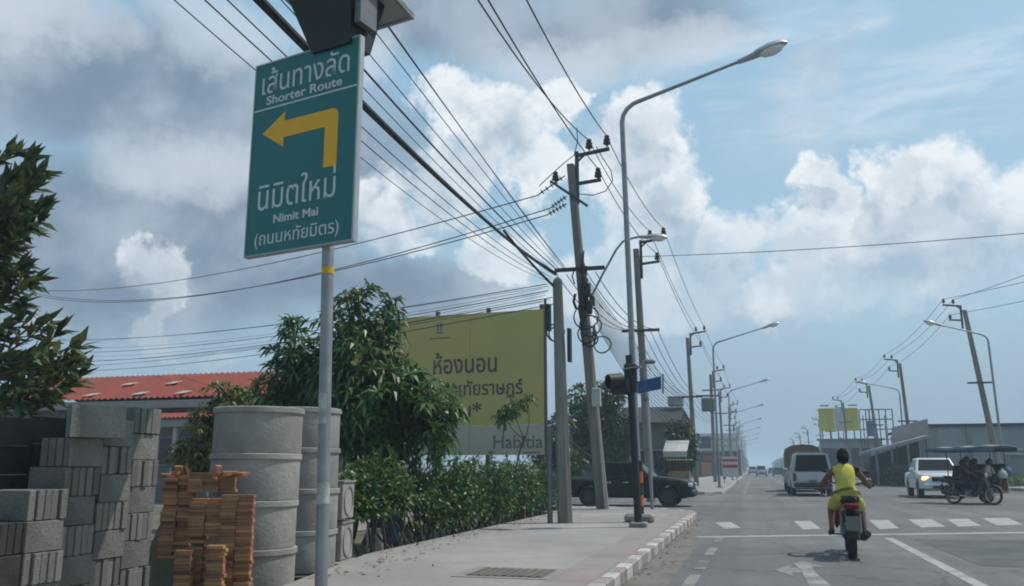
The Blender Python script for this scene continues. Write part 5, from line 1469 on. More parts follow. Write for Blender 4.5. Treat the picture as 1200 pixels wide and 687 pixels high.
    for i in range(10):
        for k in range(20): ff.append((i * 20 + k, i * 20 + (k + 1) % 20, (i + 1) * 20 + (k + 1) % 20, (i + 1) * 20 + k))
    hm.add(vv, ff)
    if hair == 'bun': 
        c3 = hc - hd * .115 + up * -.01; hm.lathe([(.005, -.06), (.045, -.045), (.062, 0), (.045, .045), (.005, .06)], 12, c=c3)
        hm.tube([hc - hd * .09 - up * .06, hc - hd * .10 - up * .13], [.05, .02], 10)
    hm.build('hair', 'hair', t, 60)
    return t
def seated(y=.0, lean=.08, hand=(.40, .31, 1.02), elbow=(.14, .40, 1.12), knee=(.24, .21, .70), ankle=(.10, .22, .34), toe=(.26, .23, .29), pel=(-.22, .86), comp=1.0):
    px, pz = pel
    J = dict(pelvis=(px, 0, pz), waist=(px + .02 + lean * .25, 0, pz + .17 * comp), chest=(px + lean * .75, 0, pz + .34 * comp), neckb=(px + lean + .03, 0, pz + .49 * comp), neck=(px + lean + .06, 0, pz + .57 * comp), head=(px + lean + .10, 0, pz + .70 * comp + (1 - comp) * .10))
    for s, k in (('l', 1), ('r', -1)):
        J['sh' + s] = (px + lean + .02, k * .18, pz + .46 * comp); J['el' + s] = (elbow[0], k * elbow[1], elbow[2]); h = Vector((hand[0], k * hand[1], hand[2])); e_ = Vector(J['el' + s])
        J['ha' + s] = tuple(h); J['wr' + s] = tuple(h + (e_ - h).normalized() * .075)
        J['hp' + s] = (px + .02, k * .10, pz - .03); J['kn' + s] = (knee[0], k * knee[1], knee[2]); J['an' + s] = (ankle[0], k * ankle[1], ankle[2]); J['to' + s] = (toe[0], k * toe[1], toe[2])
    return J
TORSO = {('pelvis', 'waist'), ('waist', 'chest'), ('chest', 'neckb')}
def is_top(a, b, t, p): return (a, b) in TORSO and not ((a, b) == ('pelvis', 'waist') and t < .35) or (a == 'neckb' and b[:2] == 'sh' and t < .9)
def is_shirt(a, b, t, p): return is_top(a, b, t, p) or a[:2] == 'sh' or (a == 'neckb' and b[:2] == 'sh') or (a[:2] == 'ua' and t < .3)
def is_short(a, b, t, p): return (a, b) == ('pelvis', 'waist') and t < .45 or (a == 'pelvis' and b[:2] == 'hp') or a[:2] == 'hp' or (a[:2] == 'th' and t < .45)
def is_long(a, b, t, p): return is_short(a, b, t, p) or a[:2] in ('th', 'kn', 'cf')
def is_belt(a, b, t, p): return (a, b) == ('pelvis', 'waist') and .15 < t < .62
def is_shoe(a, b, t, p): return a[:2] == 'an' and t > .05

# ------------------------------------------------------------------ motorcycles
def motorcycle(label, loc, rz, paint='bike_red', roll=0.0, scale=1.0):
    t = thing('motorcycle', label, 'motorcycle', loc, rz); t.rotation_euler = (roll, 0, rz); t.scale = (scale,) * 3
    r = .285
    for x, w, nm in ((.63, .075, 'front_wheel'), (-.60, .115, 'rear_wheel')):
        ty = MB().lathe([(r - .055, -w * .4), (r - .02, -w / 2), (r - .004, -w * .25), (r, 0), (r - .004, w * .25), (r - .02, w / 2), (r - .055, w * .4)], 32, axis='Y', c=(x, 0, r), closed=True).build(nm, 'rubber', t, 50)
        mb = MB(); mb.lathe([(r - .056, -.025), (r - .056, .025), (r - .075, .022), (r - .075, -.022)], 32, axis='Y', c=(x, 0, r), closed=True)
        mb.lathe([(.001, -.055), (.035, -.05), (.035, .05), (.001, .055)], 12, axis='Y', c=(x, 0, r))
        for k in range(8):
            a = 2 * math.pi * k / 8; mb.tube([(x + .03 * math.cos(a), .0, r + .03 * math.sin(a)), (x + (r - .07) * math.cos(a + .12), 0, r + (r - .07) * math.sin(a + .12))], .009, 5)
        mb.build('rim', 'grey_steel' if paint == 'bike_red' else 'rim', ty, 40)
    # frame, engine
    MB().tube([(.42, 0, .86), (.30, 0, .60), (.05, 0, .42), (-.25, 0, .45), (-.55, 0, .66), (-.85, 0, .72)], .03, 8).build('frame', 'bike_dark', t, 50)
    mb = MB(); mb.bbox((-.02, 0, .33), (.36, .22, .20), .04); mb.tube([(.12, 0, .36), (.32, 0, .38)], [.085, .075], 12); mb.build('engine', 'grey_steel', t)
    for s in (-1, 1):
        MB().tube([(-.15, s * .09, .34), (-.60, s * .085, .285)], .020, 8).build('swing_arm', 'bike_dark', t, 50)
        MB().tube([(-.56, s * .115, .32), (-.48, s * .12, .64)], [.030, .026], 8).build('shock_absorber', 'grey_steel', t, 50)
        MB().tube([(.63, s * .075, .285), (.44, s * .06, .86)], .024, 8).build('fork_leg', 'grey_steel', t, 50)
        MB().tube([(-.05, s * .10, .29), (-.05, s * .26, .29)], .014, 6).build('foot_peg', 'rubber', t)
        MB().tube([(.40, s * .05, 1.0), (.37, s * .24, 1.04), (.31, s * .30, 1.02)], .013, 6).build('handlebar', 'dark_steel', t)
        MB().tube([(.33, s * .28, 1.025), (.27, s * .385, 1.005)], .019, 8).build('grip', 'rubber', t, 50)
        MB().tube([(.36, s * .22, 1.04), (.33, s * .28, 1.18)], .007, 5).build('mirror_stem', 'dark_steel', t)
        MB().bbox((.33, s * .285, 1.20), (.03, .09, .055), .012).build('mirror', 'plastic_black', t)
        MB().bbox((-.86, s * .12, .66), (.07, .06, .05), .015).build('turn_signal', 'rusty_steel', t)
    # leg shield, front panel, headlamp
    def sc_(x, z, w, h, n=10): return [Vector((x, w * math.cos(2 * math.pi * k / n), z + h * math.sin(2 * math.pi * k / n))) for k in range(n)]
    MB().loft([sc_(.50, .90, .05, .05), sc_(.46, .93, .13, .11), sc_(.36, .98, .12, .10), sc_(.30, 1.0, .05, .05)]).build('head_cowl', paint, t, 60)
    MB().lathe([(.075, 0), (.085, .03), (.05, .06), (.005, .07)], 14, axis='X', c=(.46, 0, .90)).build('headlamp', 'head_clear', t, 60)
    mb = MB()
    for s in (-1, 1): mb.prism([(.48, s * .03, .86), (.40, s * .20, .84), (.30, s * .21, .50), (.22, s * .16, .36), (.42, s * .04, .50)], (.0, s * .012, .0))
    mb.build('leg_shield', paint, t)
    MB().loft([[Vector((.63 + .33 * math.cos(a), y, .285 + .33 * math.sin(a))) for y in (-.055, 0, .055)] for a in (R(d) for d in range(20, 150, 14))], caps=False, closed=False).build('front_fender', paint, t, 60)
    # seat and tail
    MB().loft([sc_(.02, .73, .08, .03), sc_(-.10, .76, .12, .05), sc_(-.40, .785, .135, .055), sc_(-.70, .82, .12, .05), sc_(-.82, .83, .06, .03)]).build('seat', 'plastic_black', t, 60)
    MB().loft([sc_(.05, .66, .09, .08), sc_(-.30, .66, .14, .10), sc_(-.65, .69, .13, .085), sc_(-.88, .735, .08, .05)]).build('tail_cowl', paint, t, 60)
    MB().bbox((-.90, 0, .735), (.07, .20, .085), .025).build('tail_light', 'tail_red', t)
    MB().loft([[Vector((-.60 + .345 * math.cos(a), y, .285 + .345 * math.sin(a))) for y in (-.07, -.03, .03, .07)] for a in (R(d) for d in range(70, 186, 12))], caps=False, closed=False).build('rear_fender', 'plastic_black', t, 60)
    MB().bbox((-.965, 0, .50), (.012, .17, .20), .004, rot=Matrix.Rotation(R(12), 3, 'Y')).build('number_plate', 'plate_white', t)
    MB().tube([(.25, -.06, .28), (.05, -.13, .22), (-.25, -.16, .26), (-.34, -.165, .275)], .022, 8).build('exhaust_pipe', 'chrome', t, 50)
    MB().tube([(-.33, -.165, .27), (-.42, -.17, .29), (-.84, -.19, .37), (-.88, -.19, .378)], [.035, .055, .058, .035], 12).build('muffler', 'dark_steel', t, 50)
    MB().tube([(-.55, .12, .84), (-.80, .10, .86), (-.90, 0, .865), (-.80, -.10, .86), (-.55, -.12, .84)], .012, 6).build('grab_rail', 'dark_steel', t)
    return t
rw = gnd(999, 655)
hd_ = R(87)
bl = Vector((rw.x, rw.y, 0)) + Vector((math.cos(hd_), math.sin(hd_), 0)) * .62
motorcycle('dark red motorcycle ridden away from the camera', bl, hd_, 'bike_red', R(2.0), 1.04)
person('person in yellow sleeveless top and yellow shorts riding the motorcycle, seen from behind', bl, hd_,
       seated(lean=.15, hand=(.30, .335, 1.03), elbow=(.04, .35, .99), knee=(.20, .215, .68), ankle=(.04, .23, .35), toe=(.18, .25, .29), pel=(-.24, .83), comp=.84),
       [('yellow_top', 'yellow_cloth', is_top, .016), ('yellow_shorts', 'yellow_cloth', is_short, .022), ('left_shoe', 'plastic_black', lambda a, b, t, p: is_shoe(a, b, t, p) and p.y > 0, .012), ('right_shoe', 'plastic_black', lambda a, b, t, p: is_shoe(a, b, t, p) and p.y < 0, .012)], 'skin', 'bun', scale=1.03, belt=True)

# ------------------------------------------------------------------ motorcycle with sidecar and canopy
f_, r_ = gnd(1172, 592.3), gnd(1118, 590.5)
sd_ = (f_ - r_); ang = math.atan2(sd_.y, sd_.x); mid = r_ + sd_.normalized() * .60 * 1.2
motorcycle('black motorcycle pulling a roofed sidecar, turning right across the junction', mid, ang, 'bike_dark', 0, 1.18)
ca_, sa_ = math.cos(ang), math.sin(ang)
def sl_(x, y, z=0): return Vector((mid.x + x * ca_ - y * sa_, mid.y + x * sa_ + y * ca_, z))
sdc = thing('sidecar', 'dark steel sidecar under a blue grey tarpaulin roof', 'sidecar', mid, ang)
MB().bbox((-.25, .95, .42), (1.7, 1.1, .06), .01).build('floor', 'timber', sdc)
for (x, y) in ((-1.05, .42), (.58, .42), (-1.05, 1.48), (.58, 1.48)):
    MB().tube([(x, y, .42), (x, y, 2.02)], .018, 6).build('roof_post', 'dark_steel', sdc)
for (a, b) in (((-1.05, .42), (.58, .42)), ((-1.05, 1.48), (.58, 1.48)), ((-1.05, .42), (-1.05, 1.48)), ((.58, .42), (.58, 1.48))):
    MB().tube([(*a, .82), (*b, .82)], .015, 6).build('rail', 'dark_steel', sdc)
    MB().tube([(*a, 2.02), (*b, 2.02)], .015, 6).build('roof_rail', 'dark_steel', sdc)
for (x0, x1, y, nm) in ((-1.05, .58, .415, 'side_panel'), (-1.05, .58, 1.485, 'side_panel')):
    MB().box(((x0 + x1) / 2, y, .70 if y < 1 else .95), (x1 - x0, .012, .52 if y < 1 else 1.02)).build(nm, 'black_paint', sdc)
MB().box((-.55, .95, .66), (.4, 1.0, .05)).build('bench', 'timber', sdc)
wheel(sdc, -.30, 1.62, .29, .09, 'rim', 'wheel', 8)
for (x, y) in ((.1, .28), (-.5, .28)): MB().tube([(x, y - .2, .38), (x, y + .2, .42)], .02, 6).build('coupling_bar', 'dark_steel', sdc)
mb = MB(); nX, nY = 14, 6; vs, fs = [], []
for i in range(nX + 1):
    for j in range(nY + 1):
        x = -1.62 + 2.62 * i / nX; y = -.05 + 1.75 * j / nY
        vs.append((x, y, 2.05 + .07 * (x + 1.4) / 2.7 + .05 * math.sin(math.pi * j / nY) - .02 * math.cos(i * 1.4)))
for i in range(nX):
    for j in range(nY): a = i * (nY + 1) + j; fs.append((a, a + 1, a + nY + 2, a + nY + 1))
mb.add(vs, fs); roof = mb.build('tarpaulin_roof', 'tarp_grey', sdc, 60)
for (x0, x1, y0, y1) in ((-1.6, .98, -.06, -.045), (-1.6, .98, 1.695, 1.71), (-1.625, -1.605, -.04, 1.69)):
    MB().box(((x0 + x1) / 2, (y0 + y1) / 2, 1.985), (x1 - x0, y1 - y0, .15)).build('roof_valance', 'tarp_blue', sdc)
md = roof.modifiers.new('thick', 'SOLIDIFY'); md.thickness = .035
mb = MB(); mb.tube([(-1.58, -.04, 2.0), (-.7, -.05, 1.97), (.1, -.05, 2.02), (.6, -.04, 2.06)], [.05, .07, .06, .04], 8); mb.build('rolled_tarpaulin', 'tarp_blue', sdc, 50)
person('person in dark clothes driving the motorcycle with the sidecar', mid, ang, seated(lean=.04), [('shirt', 'dark_cloth', is_shirt, .02), ('trousers', 'navy_cloth', is_long, .018), ('left_shoe', 'plastic_black', lambda a, b, t, p: is_shoe(a, b, t, p) and p.y > 0, .012), ('right_shoe', 'plastic_black', lambda a, b, t, p: is_shoe(a, b, t, p) and p.y < 0, .012)], 'skin_dark', scale=1.03)
SP = dict(hand=(.12, .14, .92), elbow=(-.10, .30, .98), knee=(.22, .14, .86), ankle=(.22, .14, .47), toe=(.36, .15, .45), pel=(-.22, .82))
q = sl_(-.42, .62); person('passenger in black clothes seated at the rear of the sidecar', (q.x, q.y, .0), ang, seated(lean=.0, **SP), [('shirt', 'dark_cloth', is_shirt, .02), ('trousers', 'dark_cloth', is_long, .018)], 'skin_dark', 'bun')
q = sl_(-.40, 1.22); person('passenger in dark blue seated on the far side of the sidecar', (q.x, q.y, .0), ang, seated(lean=.0, **SP), [('shirt', 'navy_cloth', is_shirt, .02), ('trousers', 'dark_cloth', is_long, .018)], 'skin_dark')
q = sl_(.42, .95); person('passenger in a white shirt at the front of the sidecar', (q.x, q.y, .02), ang, seated(lean=.0, **SP), [('shirt', 'white_cloth', is_shirt, .02), ('trousers', 'brown_cloth', is_long, .018)], 'skin', 'bun')
MB().box((.17, .95, .66), (.35, .9, .05)).build('bench', 'timber', sdc)
q = sl_(.02, .62); person('passenger in dark clothes in the middle of the sidecar', (q.x, q.y, .02), ang, seated(lean=.0, **SP), [('shirt', 'dark_cloth', is_shirt, .02), ('trousers', 'dark_cloth', is_long, .018)], 'skin_dark')
def bag(x, y, z, s, m, label):
    q = sl_(x, y); mb = MB(); mb.lathe([(.02, 0), (.16 * s, .03 * s), (.20 * s, .16 * s), (.15 * s, .30 * s), (.05 * s, .38 * s), (.03 * s, .46 * s)], 14)
    o = mb.build('shopping_bag', m, None, 50); o.location = (q.x, q.y, z); tag(o, label, 'bag')
bag(.86, .62, .93, .85, 'plastic_pale', 'pale plastic bag hanging at the front of the sidecar'); bag(.80, 1.1, 1.0, 1.0, 'tarp_blue', 'blue bag hanging at the front of the sidecar')
MB().tube([(.55, .6, 1.33), (.90, .62, 1.32)], .012, 6).build('hook_bar', 'dark_steel', sdc); MB().tube([(.55, 1.1, 1.46), (.84, 1.1, 1.44)], .012, 6).build('hook_bar', 'dark_steel', sdc)

mb = MB(); vs, fs = [], []
for i in range(9):
    for j in range(10):
        a = 2 * math.pi * j / 10; h_ = i / 8; w_ = (1 - .35 * h_ ** 2) * (1 + .10 * math.sin(3 * a + i))
        vs.append((-.78 + .28 * w_ * math.cos(a), .68 + .24 * w_ * math.sin(a), .46 + .95 * h_))
for i in range(8):
    for j in range(10): fs.append((i * 10 + j, i * 10 + (j + 1) % 10, (i + 1) * 10 + (j + 1) % 10, (i + 1) * 10 + j))
fs.append(tuple(80 + j for j in range(10)))
mb.add(vs, fs); o = mb.build('dark_filler_bundle', 'dark_cloth', None, 60); o.location = mid; o.rotation_euler = (0, 0, ang)  # added shape, deepens the dark mass among the sidecar passengers
tag(o, 'tall black bundle added to darken the back of the sidecar', 'bundle')

# ================================================================== BUILDINGS LEFT, BEYOND THE CROSSING
def wbox(mb, x0, x1, y0, y1, z0, z1): return mb.box(((x0 + x1) / 2, (y0 + y1) / 2, (z0 + z1) / 2), (x1 - x0, y1 - y0, z1 - z0))
def part(name, m, t, *b): return wbox(MB(), *b).build(name, m, t, world=True)
def win(t, x0, x1, y, z0, z1, fm='fascia'):
    w = part('window', fm, t, x0, x1, y - .03, y + .05, z0, z1)
    p = wbox(MB(), x0 + .08, x1 - .08, y - .05, y - .034, z0 + .08, z1 - .08).build('pane', 'window_glass', w)
    for v in p.data.vertices: v.co -= t.location
h = thing('house', 'grey house with dark gable roof behind the traffic light', 'house', (-9, 64, 0))
x0, x1 = at(668, 520, 62).x, at(790, 520, 62).x; zE = at(740, 497, 62).z; zR = at(760, 478, 66).z
part('wall', 'house_wall', h, x0, x1, 62, 72, 0, zE)
mb = MB(); mb.prism([(x0 - .6, 61.4, zE - .05), (x1 + .9, 61.4, zE - .05), (x1 + .3, 67, zR), (x0 + .6, 67, zR)], (0, 0, .12)); mb.build('roof', 'roof_dark', h, world=True)
mb = MB(); mb.prism([(x0 - .6, 72.6, zE - .05), (x1 + .9, 72.6, zE - .05), (x1 + .3, 67.02, zR), (x0 + .6, 67.02, zR)], (0, 0, .12)); mb.build('roof', 'roof_dark', h, world=True)
for px in (700, 725, 752, 775):
    q = at(px, 530, 62); win(h, q.x - .7, q.x + .7, 62, 1.2, 2.6)
part('door', 'timber', h, at(738, 540, 62).x - .45, at(738, 540, 62).x + .45, 61.94, 61.99, .1, 2.2)
q = at(792, 472, 62); part('roof_sign', 'wall_pink', h, q.x - .55, q.x + .55, 61.6, 62.2, zE + .1, zE + 2.1) if False else None
bx = thing('water_tank', 'pale square tank on the dark roofed house', 'tank', (at(792, 472, 66).x, 66, zR + .1))
q = bx.location; z1 = at(792, 466.5, 66).z; MB().bbox((0, 0, (z1 - q.z) / 2), (1.15, 1.1, z1 - q.z), .05).build('tank_body', 'wall_pink', bx); MB().bbox((0, 0, z1 - q.z + .04), (1.25, 1.2, .08), .02).build('lid', 'concrete', bx)
aw = thing('awning_stall', 'open stall with a white scalloped awning beside the leafy tree', 'stall', (at(795, 560, 54).x, 54, .14))
xa, xb = at(778, 530, 53).x, at(806, 530, 53).x
mb = MB(); mb.prism([(xa, 52.4, 2.25), (xb, 52.4, 2.25), (xb, 54.6, 2.95), (xa, 54.6, 2.95)], (0, 0, .05)); mb.build('awning', 'awning_white', aw, world=True)
for k in range(8):
    x = xa + (xb - xa) * (k + .5) / 8; MB().prism([(x - .08, 52.39, 2.25), (x + .08, 52.39, 2.25), (x + .08, 52.39, 2.0), (x, 52.39, 1.92), (x - .08, 52.39, 2.0)], (0, .01, 0)).build('scallop', 'awning_white', aw, world=True)
for x in (xa + .06, xb - .06):
    for y in (52.5, 54.5): MB().tube([(x, y, .14), (x, y, 2.3)], .03, 6).build('post', 'rusty_steel', aw, world=True)
part('counter', 'timber', aw, xa + .2, xb - .2, 52.7, 53.3, .14, 1.05)
part('back_board', 'shop_dark', aw, xa, xb, 54.52, 54.58, .14, 2.6)
sh = thing('shop_row', 'shop with white sign board and dark open front beyond the far corner', 'shop', (-6, 142, .14))
xa, xb = at(812, 530, 140).x, at(868, 530, 140).x; zt0 = at(840, 529, 140).z; zt1 = at(840, 508, 140).z
part('wall', 'wall_grey', sh, xa - 1, xb, 140.4, 152, 0, zt0 + .3)
part('open_front', 'shop_dark', sh, xa - .2, xb - .3, 140.25, 140.38, .2, zt0 - .2)
sb = part('sign_board', 'shop_white', sh, xa, xb - .4, 139.7, 139.95, zt0, zt1)
part('awning', 'roof_dark', sh, xa - .4, xb + .3, 137.8, 139.6, zt0 - .12, zt0 - .02)
q = at(826, 518, 139.7); part('sign_logo', 'shop_dark', sh, q.x - .95, q.x + .95, 139.6, 139.68, zt0 + .5, zt1 - .5)
q = at(846, 514, 139.7); part('sign_stripe', 'billboard_grey', sh, q.x - 1.8, q.x + 2.2, 139.62, 139.68, zt1 - 1.2, zt1 - .8); part('sign_stripe', 'billboard_grey', sh, q.x - 1.8, q.x + 1.5, 139.62, 139.68, zt0 + .7, zt0 + 1.0)
for (px, py, w, hh, m) in ((833, 537, 2.2, .7, 'shop_red'), (828, 550, 1.6, 2.2, 'shop_orange'), (850, 548, 1.2, 2.4, 'wall_pale'), (842, 536, 1.6, .6, 'shop_orange')):
    q = at(px, py, 140.1); part('shop_panel', m, sh, q.x - w / 2, q.x + w / 2, 140.05, 140.2, max(.2, q.z - hh / 2), q.z + hh / 2)
xs_ = at(866, 550, 75)
st = thing('notice_board', 'white and red notice board on legs at the far pavement', 'sign', (at(856, 553, 74).x, 74, .14))
q = at(856, 553, 74)
part('board', 'shop_white', st, q.x - .62, q.x + .62, 73.95, 74.0, .6, 2.25); part('red_band', 'shop_red', st, q.x - .6, q.x + .6, 73.935, 73.946, 1.35, 1.6); part('red_band', 'shop_red', st, q.x - .6, q.x + .6, 73.935, 73.946, 1.85, 2.05)
for dx_ in (-.5, .5): part('leg', 'rusty_steel', st, q.x + dx_ - .03, q.x + dx_ + .03, 73.96, 74.02, .14, .6)
cart = thing('food_cart', 'small brown food cart under the roadside tree', 'cart', (at(797, 555, 50).x, 50.5, .14))
q = cart.location
part('cart_box', 'timber', cart, q.x - .6, q.x + .5, 50.2, 50.9, .55, 1.15); part('cart_roof', 'billboard_yellow', cart, q.x - .75, q.x + .65, 50.0, 51.0, 1.75, 1.82)
for dx_ in (-.58, .48): part('cart_post', 'rusty_steel', cart, q.x + dx_ - .02, q.x + dx_ + .02, 50.5, 50.54, 1.15, 1.75)
for dx_ in (-.4, .35): MB().lathe([(.24, -.03), (.28, -.03), (.28, .03), (.24, .03)], 18, axis='Y', c=(q.x + dx_, 50.15, .42), closed=True).build('wheel', 'rubber', cart, world=True)
# motorbike taxi rank / parked scooter and a standing figure near the notice board
# row of shophouses running on to the vanishing point
rs = random.Random(11)
y = 158
k = 0
while y < 420:
    d = rs.uniform(9, 16); hgt = rs.uniform(3.4, 5.2); xw = -6.6 - rs.uniform(0, 1.5)
    b = thing('shophouse', 'distant shophouse in the receding row on the left, behind the poles', 'building', (xw - 4, y + d / 2, 0), 0, 'receding shophouses left')
    part('wall', rs.choice(['wall_pale', 'wall_grey', 'wall_pink', 'wall_blue']), b, xw - 9, xw, y, y + d - .3, 0, hgt)
    part('roof', rs.choice(['roof_dark', 'roof_red', 'metal_sheet']), b, xw - 9.2, xw + .9, y - .1, y + d - .2, hgt, hgt + .25)
    for j in range(2): part('shop_opening', 'shop_dark', b, xw - 8.5 + j * 4.3, xw - 4.8 + j * 4.3, y - .02, y + .06, .1, 2.7)
    for j in range(3): part('window', 'window_glass', b, xw - .04, xw + .03, y + d * (j + .3) / 3.2, y + d * (j + .7) / 3.2, 1.0, 2.6)
    y += d; k += 1
for k in range(18):
    yy = 158 + k * 24 + rs.uniform(-4, 4)
    mango('distant leafy tree among the left-hand poles', (-3.9, yy, .1), [((-3.9 - rs.uniform(0, .6), yy, rs.uniform(4.2, 6.0)), (rs.uniform(1.1, 1.6), 2.2, rs.uniform(1.8, 2.6))), ((-3.6, yy + 1, rs.uniform(2.5, 3.2)), (1.1, 1.3, 1.1))], 95, .55, .2, 'leaf_far', .14, 1.8, 'roadside_tree', 'distant trees left')

# ================================================================== RIGHT SIDE
def hoard(label, px0, px1, y0, y1, Y, zfoot=0):
    pass
ho = thing('hoarding', 'hoarding with a white panel between two yellow ones, standing on the roof', 'billboard', (at(983, 520, 120).x, 120, 0))
Yh = 120
xa, xb = at(960, 500, Yh).x, at(1007, 500, Yh).x; za, zb2 = at(983, 505, Yh).z, at(983, 478.5, Yh).z; zr = at(983, 515, Yh).z
w = xb - xa
for (f0, f1, m, nm) in ((0, .40, 'ad_yellow', 'yellow_panel'), (.40, .68, 'ad_white', 'white_panel'), (.68, 1.0, 'ad_yellow', 'yellow_panel')):
    part(nm, m, ho, xa + w * f0 + .02, xa + w * f1 - .02, Yh, Yh + .15, za, zb2)
for f in (.20, .80): part('picture_patch', 'billboard_yellow', ho, xa + w * f, xa + w * (f + .10), Yh - .03, Yh - .005, za + .9, za + 1.9)
for k in range(5): part('leg', 'rusty_steel', ho, xa + w * (k + .3) / 5, xa + w * (k + .3) / 5 + .14, Yh + .2, Yh + .35, 0, zb2)
for z in (za + .3, zb2 - .4): part('rail', 'rusty_steel', ho, xa, xb, Yh + .16, Yh + .24, z, z + .15)
for f in (.05, .75): part('lamp_bar', 'dark_steel', ho, xa + w * f, xa + w * (f + .22), Yh - .5, Yh - .4, zb2 + .25, zb2 + .4)
hf_ = thing('billboard_scaffold', 'empty steel hoarding frame right of the yellow and white hoarding', 'frame', (at(1028, 520, 115).x, 115, 0))
xa2, xb2 = at(1008, 500, 115).x, at(1047, 500, 115).x; z0_, z1_ = at(1028, 515, 115).z, at(1028, 480, 115).z
for k in range(6): x = xa2 + (xb2 - xa2) * k / 5; part('upright', 'rusty_steel', hf_, x - .06, x + .06, 115, 115.12, 0, z1_)
for k in range(4): z = z0_ + (z1_ - z0_) * k / 3; part('rail', 'rusty_steel', hf_, xa2, xb2, 114.87, 114.99, z - .06, z + .06)
for k in range(3): x = xa2 + (xb2 - xa2) * (k + .5) / 3; part('back_stay', 'rusty_steel', hf_, x - .05, x + .05, 117, 117.1, 0, z1_ - .6)
tk = thing('loudspeaker_box', 'dark blue box fixed in the empty hoarding frame', 'box', (at(1020, 502, 114.6).x, 114.6, at(1020, 511, 114.6).z))
MB().bbox((0, 0, .9), (.75, .5, 1.9), .05).build('case', 'paint_blue', tk); MB().tube([(0, .1, 1.8), (0, .1, 3.2)], .08, 8).build('stem', 'dark_steel', tk)
bl_ = thing('blue_grey_building', 'low blue grey building under the hoardings', 'building', (at(990, 530, 118).x, 121, 0))
xa, xb = at(962, 530, 118).x, at(1035, 530, 118).x; zt2 = at(990, 516, 118).z
part('wall', 'wall_blue', bl_, xa, xb, 118.2, 119.6, 0, zt2); part('roof_slab', 'concrete', bl_, xa - .3, xb + .3, 117.6, 119.8, zt2, zt2 + .2)
for px in (968, 978, 990, 1003, 1016):
    q = at(px, 535, 118); win(bl_, q.x - .6, q.x + .6, 118.2, 1.4, zt2 - .9)
cs = thing('open_shed', 'open shed with a pale roof sloping up to the right', 'shed', (at(1045, 530, 72).x, 73, 0))
a, b = at(1006, 532, 73), at(1089, 511, 67)
mb = MB(); mb.prism([(a.x, 73, a.z - .15), (b.x, 67, b.z - .15), (b.x + .6, 73.2, b.z - .0), (a.x + .8, 79, a.z - .0)], (0, 0, .22)); mb.build('roof', 'metal_sheet', cs, world=True)
MB().prism([(a.x + 1.2, 76.5, 0), (b.x + .2, 72.6, 0), (b.x + .2, 72.6, b.z - .2), (a.x + 1.2, 76.5, a.z - .2)], (.02, .2, 0)).build('back_wall', 'shop_dark', cs, world=True)
part('side_wall', 'timber', cs, a.x + 1.9, b.x - 1.0, 71.2, 71.4, 0, 1.5)
for px in (1012, 1030, 1048, 1066, 1083):
    f = (px - 1008) / 80; q = a.lerp(b, f); part('post', 'wall_grey', cs, q.x - .08, q.x + .08, q.y + .3, q.y + .46, .0, q.z - .18)
pb = thing('sign_panel', 'faded pink grey board above the shed roof', 'sign', (at(1065, 510, 72).x, 72.6, 0))
pa, pb2 = at(1045, 501, 73.3), at(1087, 491, 73.3)
zlo0, zlo1 = at(1045, 522, 73.3).z, at(1087, 511, 73.3).z
mb = MB(); mb.prism([(pa.x, 73.3, zlo0), (pb2.x, 73.3, zlo1), (pb2.x, 73.3, pb2.z), (pa.x, 73.3, pa.z)], (0, .2, 0)); mb.build('board', 'wall_pink', pb, world=True)
for f in (.1, .5, .9): x = pa.x + (pb2.x - pa.x) * f; part('post', 'rusty_steel', pb, x - .06, x + .06, 73.52, 73.62, 0, pa.z)
wh = thing('warehouse', 'long grey metal-clad warehouse behind the leaning right-hand pole', 'building', (30, 76, 0))
xa = at(1087, 530, 74).x; zt2 = at(1130, 500, 74).z; xe = 60
n = 90; mb = MB(); vs, fs = [], []
for i in range(n + 1):
    x = xa + (xe - xa) * i / n; o = .05 * (1 if i % 2 else -1); vs += [(x, 74 + o, 0), (x, 74 + o, zt2)]
for i in range(n): fs.append((2 * i, 2 * i + 2, 2 * i + 3, 2 * i + 1))
mb.add(vs, fs); mb.build('cladding', 'metal_sheet', wh, world=True)
part('core_wall', 'wall_grey', wh, xa, xe, 74.1, 92, 0, zt2 - .1)
part('roof_edge', 'roof_dark', wh, xa - .2, xe, 73.8, 92.2, zt2, zt2 + .22)
zl = at(1190, 526, 73).z
for dz in (0, .35): part('white_rail', 'awning_white', wh, at(1178, 526, 73).x, xe, 73.5, 73.6, zl - .1 - dz, zl + .08 - dz)
for k in range(6): x = xa + 3 + k * 5.5; part('pilaster', 'wall_grey', wh, x - .15, x + .15, 73.75, 73.93, 0, zt2 - .02)
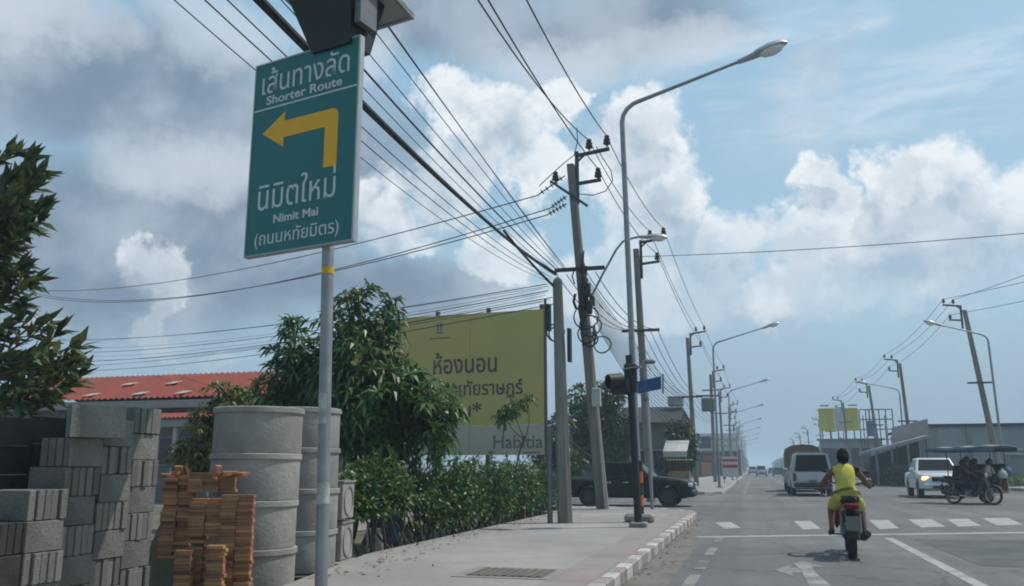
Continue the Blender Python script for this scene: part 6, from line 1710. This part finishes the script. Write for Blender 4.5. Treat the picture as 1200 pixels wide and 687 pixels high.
# bushes and far trees on the right
for (px, Y_, z, r0, lab) in ((1052, 70, 1.0, 1.1, 'brownish bush under the sloping shed roof'), (1068, 69, .8, .9, 'low bush beside the white pickup, under the shed'), (1026, 74, 1.0, 1.0, 'dark bush at the left end of the shed'), (1094, 70, .9, 1.0, 'bush at the corner of the grey warehouse')):
    c = at(px, 550, Y_); mango(lab, (c.x, Y_, 0), [((c.x, Y_, z), (r0, .8, .8)), ((c.x + .5, Y_, z * .7), (r0 * .8, .8, .6))], 130, .3, .1, 'leaf_dark', .08, .5, 'bush')
y = 132
while y < 420:
    d = rs.uniform(10, 18); hgt = rs.uniform(3.2, 5.0); xw = 16.5 + rs.uniform(0, 2)
    b = thing('shophouse', 'distant shophouse in the receding row on the right', 'building', (xw + 4, y + d / 2, 0), 0, 'receding shophouses right')
    part('wall', rs.choice(['wall_pale', 'wall_grey', 'wall_pink', 'wall_blue']), b, xw, xw + 9, y, y + d - .3, 0, hgt)
    part('roof', rs.choice(['roof_dark', 'metal_sheet']), b, xw - .9, xw + 9.2, y - .1, y + d - .2, hgt, hgt + .25)
    for j in range(2): part('shop_opening', 'shop_dark', b, xw + .6 + j * 4.3, xw + 4.2 + j * 4.3, y - .02, y + .06, .1, 2.7)
    y += d
for k in range(18):
    yy = 150 + k * 25 + rs.uniform(-5, 5); xx = 13.2 + rs.uniform(-.8, 1.0)
    mango('distant leafy tree in the row on the right', (xx, yy, .1), [((xx, yy, rs.uniform(3.6, 5.2)), (rs.uniform(1.3, 2.0), 1.8, rs.uniform(1.6, 2.3))), ((xx - .4, yy + 2, 2.6), (1.3, 1.5, 1.4))], 120, .55, .2, 'leaf_far', .14, 1.6, 'roadside_tree', 'distant trees right')
# far wood that closes the horizon
lv = Leaves()
for i in range(9000):
    sd3 = rs.choice((-1, 1)); yy = rs.uniform(300, 700); xx = sd3 * rs.uniform(20, 330) + 5
    lv.leaf((xx, yy + abs(xx) * .2, rs.uniform(.2, 6.5) * rs.random() ** .4), rdir() + Vector((0, 0, .5)), rs.uniform(1.6, 3.2), rs.uniform(.9, 1.8), .4)
o = lv.build('far_wood', 'leaf_far'); tag(o, 'far-off line of trees along the horizon', 'trees', kind='stuff')

# ================================================================== HAZE
mb = MB(); mb.box((0, 720, 6.0), (3060, 1620, 14.2))
hz = mb.build('haze', None) if False else obj('haze', mb.mesh('haze', 'soil'))
hz.data.materials.clear()
hm = bpy.data.materials.new('haze_air'); hm.use_nodes = True
for n_ in list(hm.node_tree.nodes):
    if n_.type != 'OUTPUT_MATERIAL': hm.node_tree.nodes.remove(n_)
pv = hm.node_tree.nodes.new('ShaderNodeVolumePrincipled'); pv.inputs['Density'].default_value = 0.0012
pv.inputs['Color'].default_value = (.70, .86, 1.0, 1); pv.inputs['Anisotropy'].default_value = 0.3
hm.node_tree.links.new(pv.outputs[0], [n_ for n_ in hm.node_tree.nodes if n_.type == 'OUTPUT_MATERIAL'][0].inputs['Volume'])
hz.data.materials.append(hm)
tag(hz, 'thin pale haze over the road and its surroundings', 'haze', kind='stuff')
